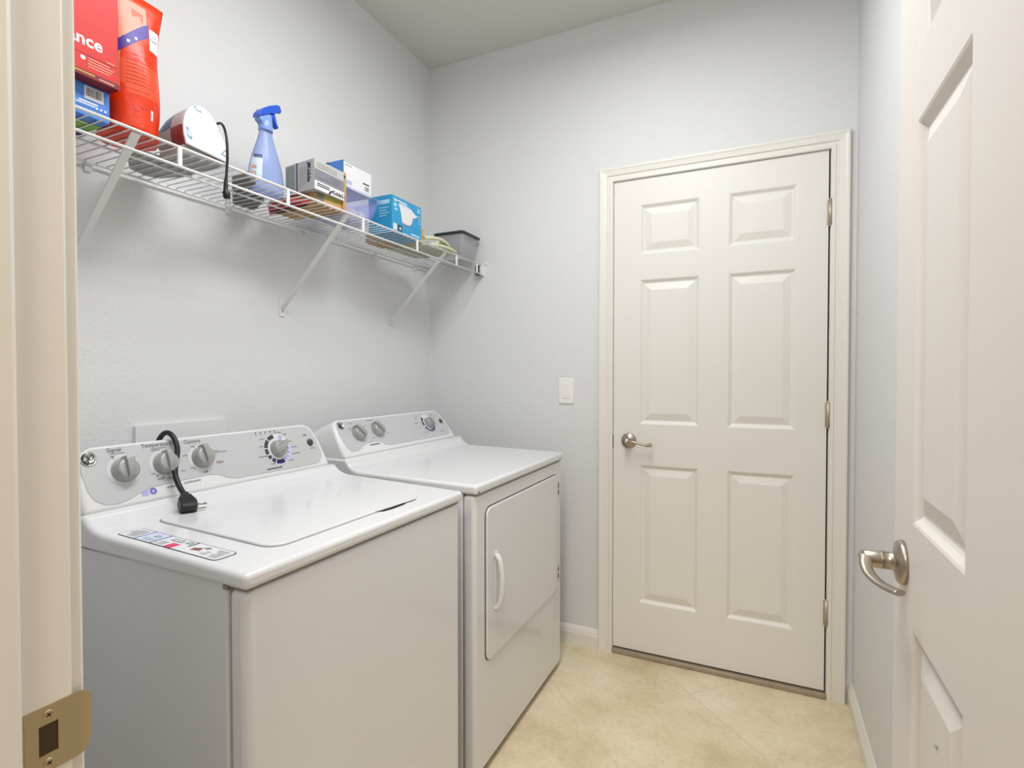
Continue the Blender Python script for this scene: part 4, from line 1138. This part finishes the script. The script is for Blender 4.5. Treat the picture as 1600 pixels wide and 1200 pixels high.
for pts in ([(-1.272, 1.865, DK + .030), (-1.262, 1.92, DK + .040), (-1.258, 1.98, DK + .044), (-1.262, 2.035, DK + .036), (-1.275, 2.075, DK + .022)],
            [(-1.262, 1.90, DK + .010), (-1.252, 1.96, DK + .014), (-1.250, 2.03, DK + .016), (-1.254, 2.085, DK + .014), (-1.270, 2.105, DK + .012)]):
    tube(bm, spline(pts, 5), .0075, 10)
obj('rolled_hem', bm, mat('hem_cloth', rgb(214, 214, 184), .9, bump=(220, .5, .002)), ct)
bm = B(); hexa(bm, [(-1.30, 2.005, DK + .030), (-1.268, 1.975, DK + .034), (-1.262, 2.055, DK + .030), (-1.30, 2.07, DK + .026), (-1.305, 2.010, DK + .058), (-1.275, 2.015, DK + .060), (-1.266, 2.058, DK + .034), (-1.305, 2.075, DK + .034)])
obj('folded_corner', bm, mat('pale_corner', rgb(226, 226, 206), .8), ct, recalc=True)

# ---- dark-rimmed translucent bin at the far end
bn = thing('storage_bin', 'translucent grey bin with dark rim at the far end of the shelf', 'bin', (-1.33, 2.2, DK))
bm = B()
b0, b1 = (-1.375, -1.256, 2.150, 2.275), (-1.395, -1.244, 2.135, 2.293)
def RR(b, z, r=.014): return [bm.verts.new((x, y, z)) for x, y in rrect(*b, r, 4)]
rs = [RR(shrink(b0, .002), DK), RR(b0, DK + .003), RR(b1, DK + .112), RR(shrink(b1, .002), DK + .112), RR(shrink(b0, .002), DK + .004)]
for p, q in zip(rs[:-1], rs[1:]):
    n_ = len(p)
    for k in range(n_): f = bm.faces.new((p[k], p[(k + 1) % n_], q[(k + 1) % n_], q[k])); f.smooth = True
bm.faces.new(rs[0][::-1]); bm.faces.new(rs[-1]); obj('bin_body', bm, 'bin', bn, recalc=True)
bm = B(); rs = [RR(b1, DK + .1125), RR(shrink(b1, -.006), DK + .113), RR(shrink(b1, -.007), DK + .121), RR(shrink(b1, -.002), DK + .124)]
for p, q in zip(rs[:-1], rs[1:]):
    n_ = len(p)
    for k in range(n_): f = bm.faces.new((p[k], p[(k + 1) % n_], q[(k + 1) % n_], q[k])); f.smooth = True
bm.faces.new(rs[0][::-1]); bm.faces.new(rs[-1]); obj('bin_lid', bm, 'bindark', bn, recalc=True)
bm = B(); prism(bm, [(x, 2.158, z) for x, z in ((-1.368, DK + .006), (-1.264, DK + .006), (-1.262, DK + .050), (-1.270, DK + .104), (-1.372, DK + .106))], (0, .022, 0)); bmesh.ops.recalc_face_normals(bm, faces=bm.faces[:])
tag(obj('folded_cloth', bm, ['bindark'], origin=(-1.32, 2.17, DK + .006), bevel=.004), 'dark grey cloth inside the rimmed bin, against its near side', 'cloth')
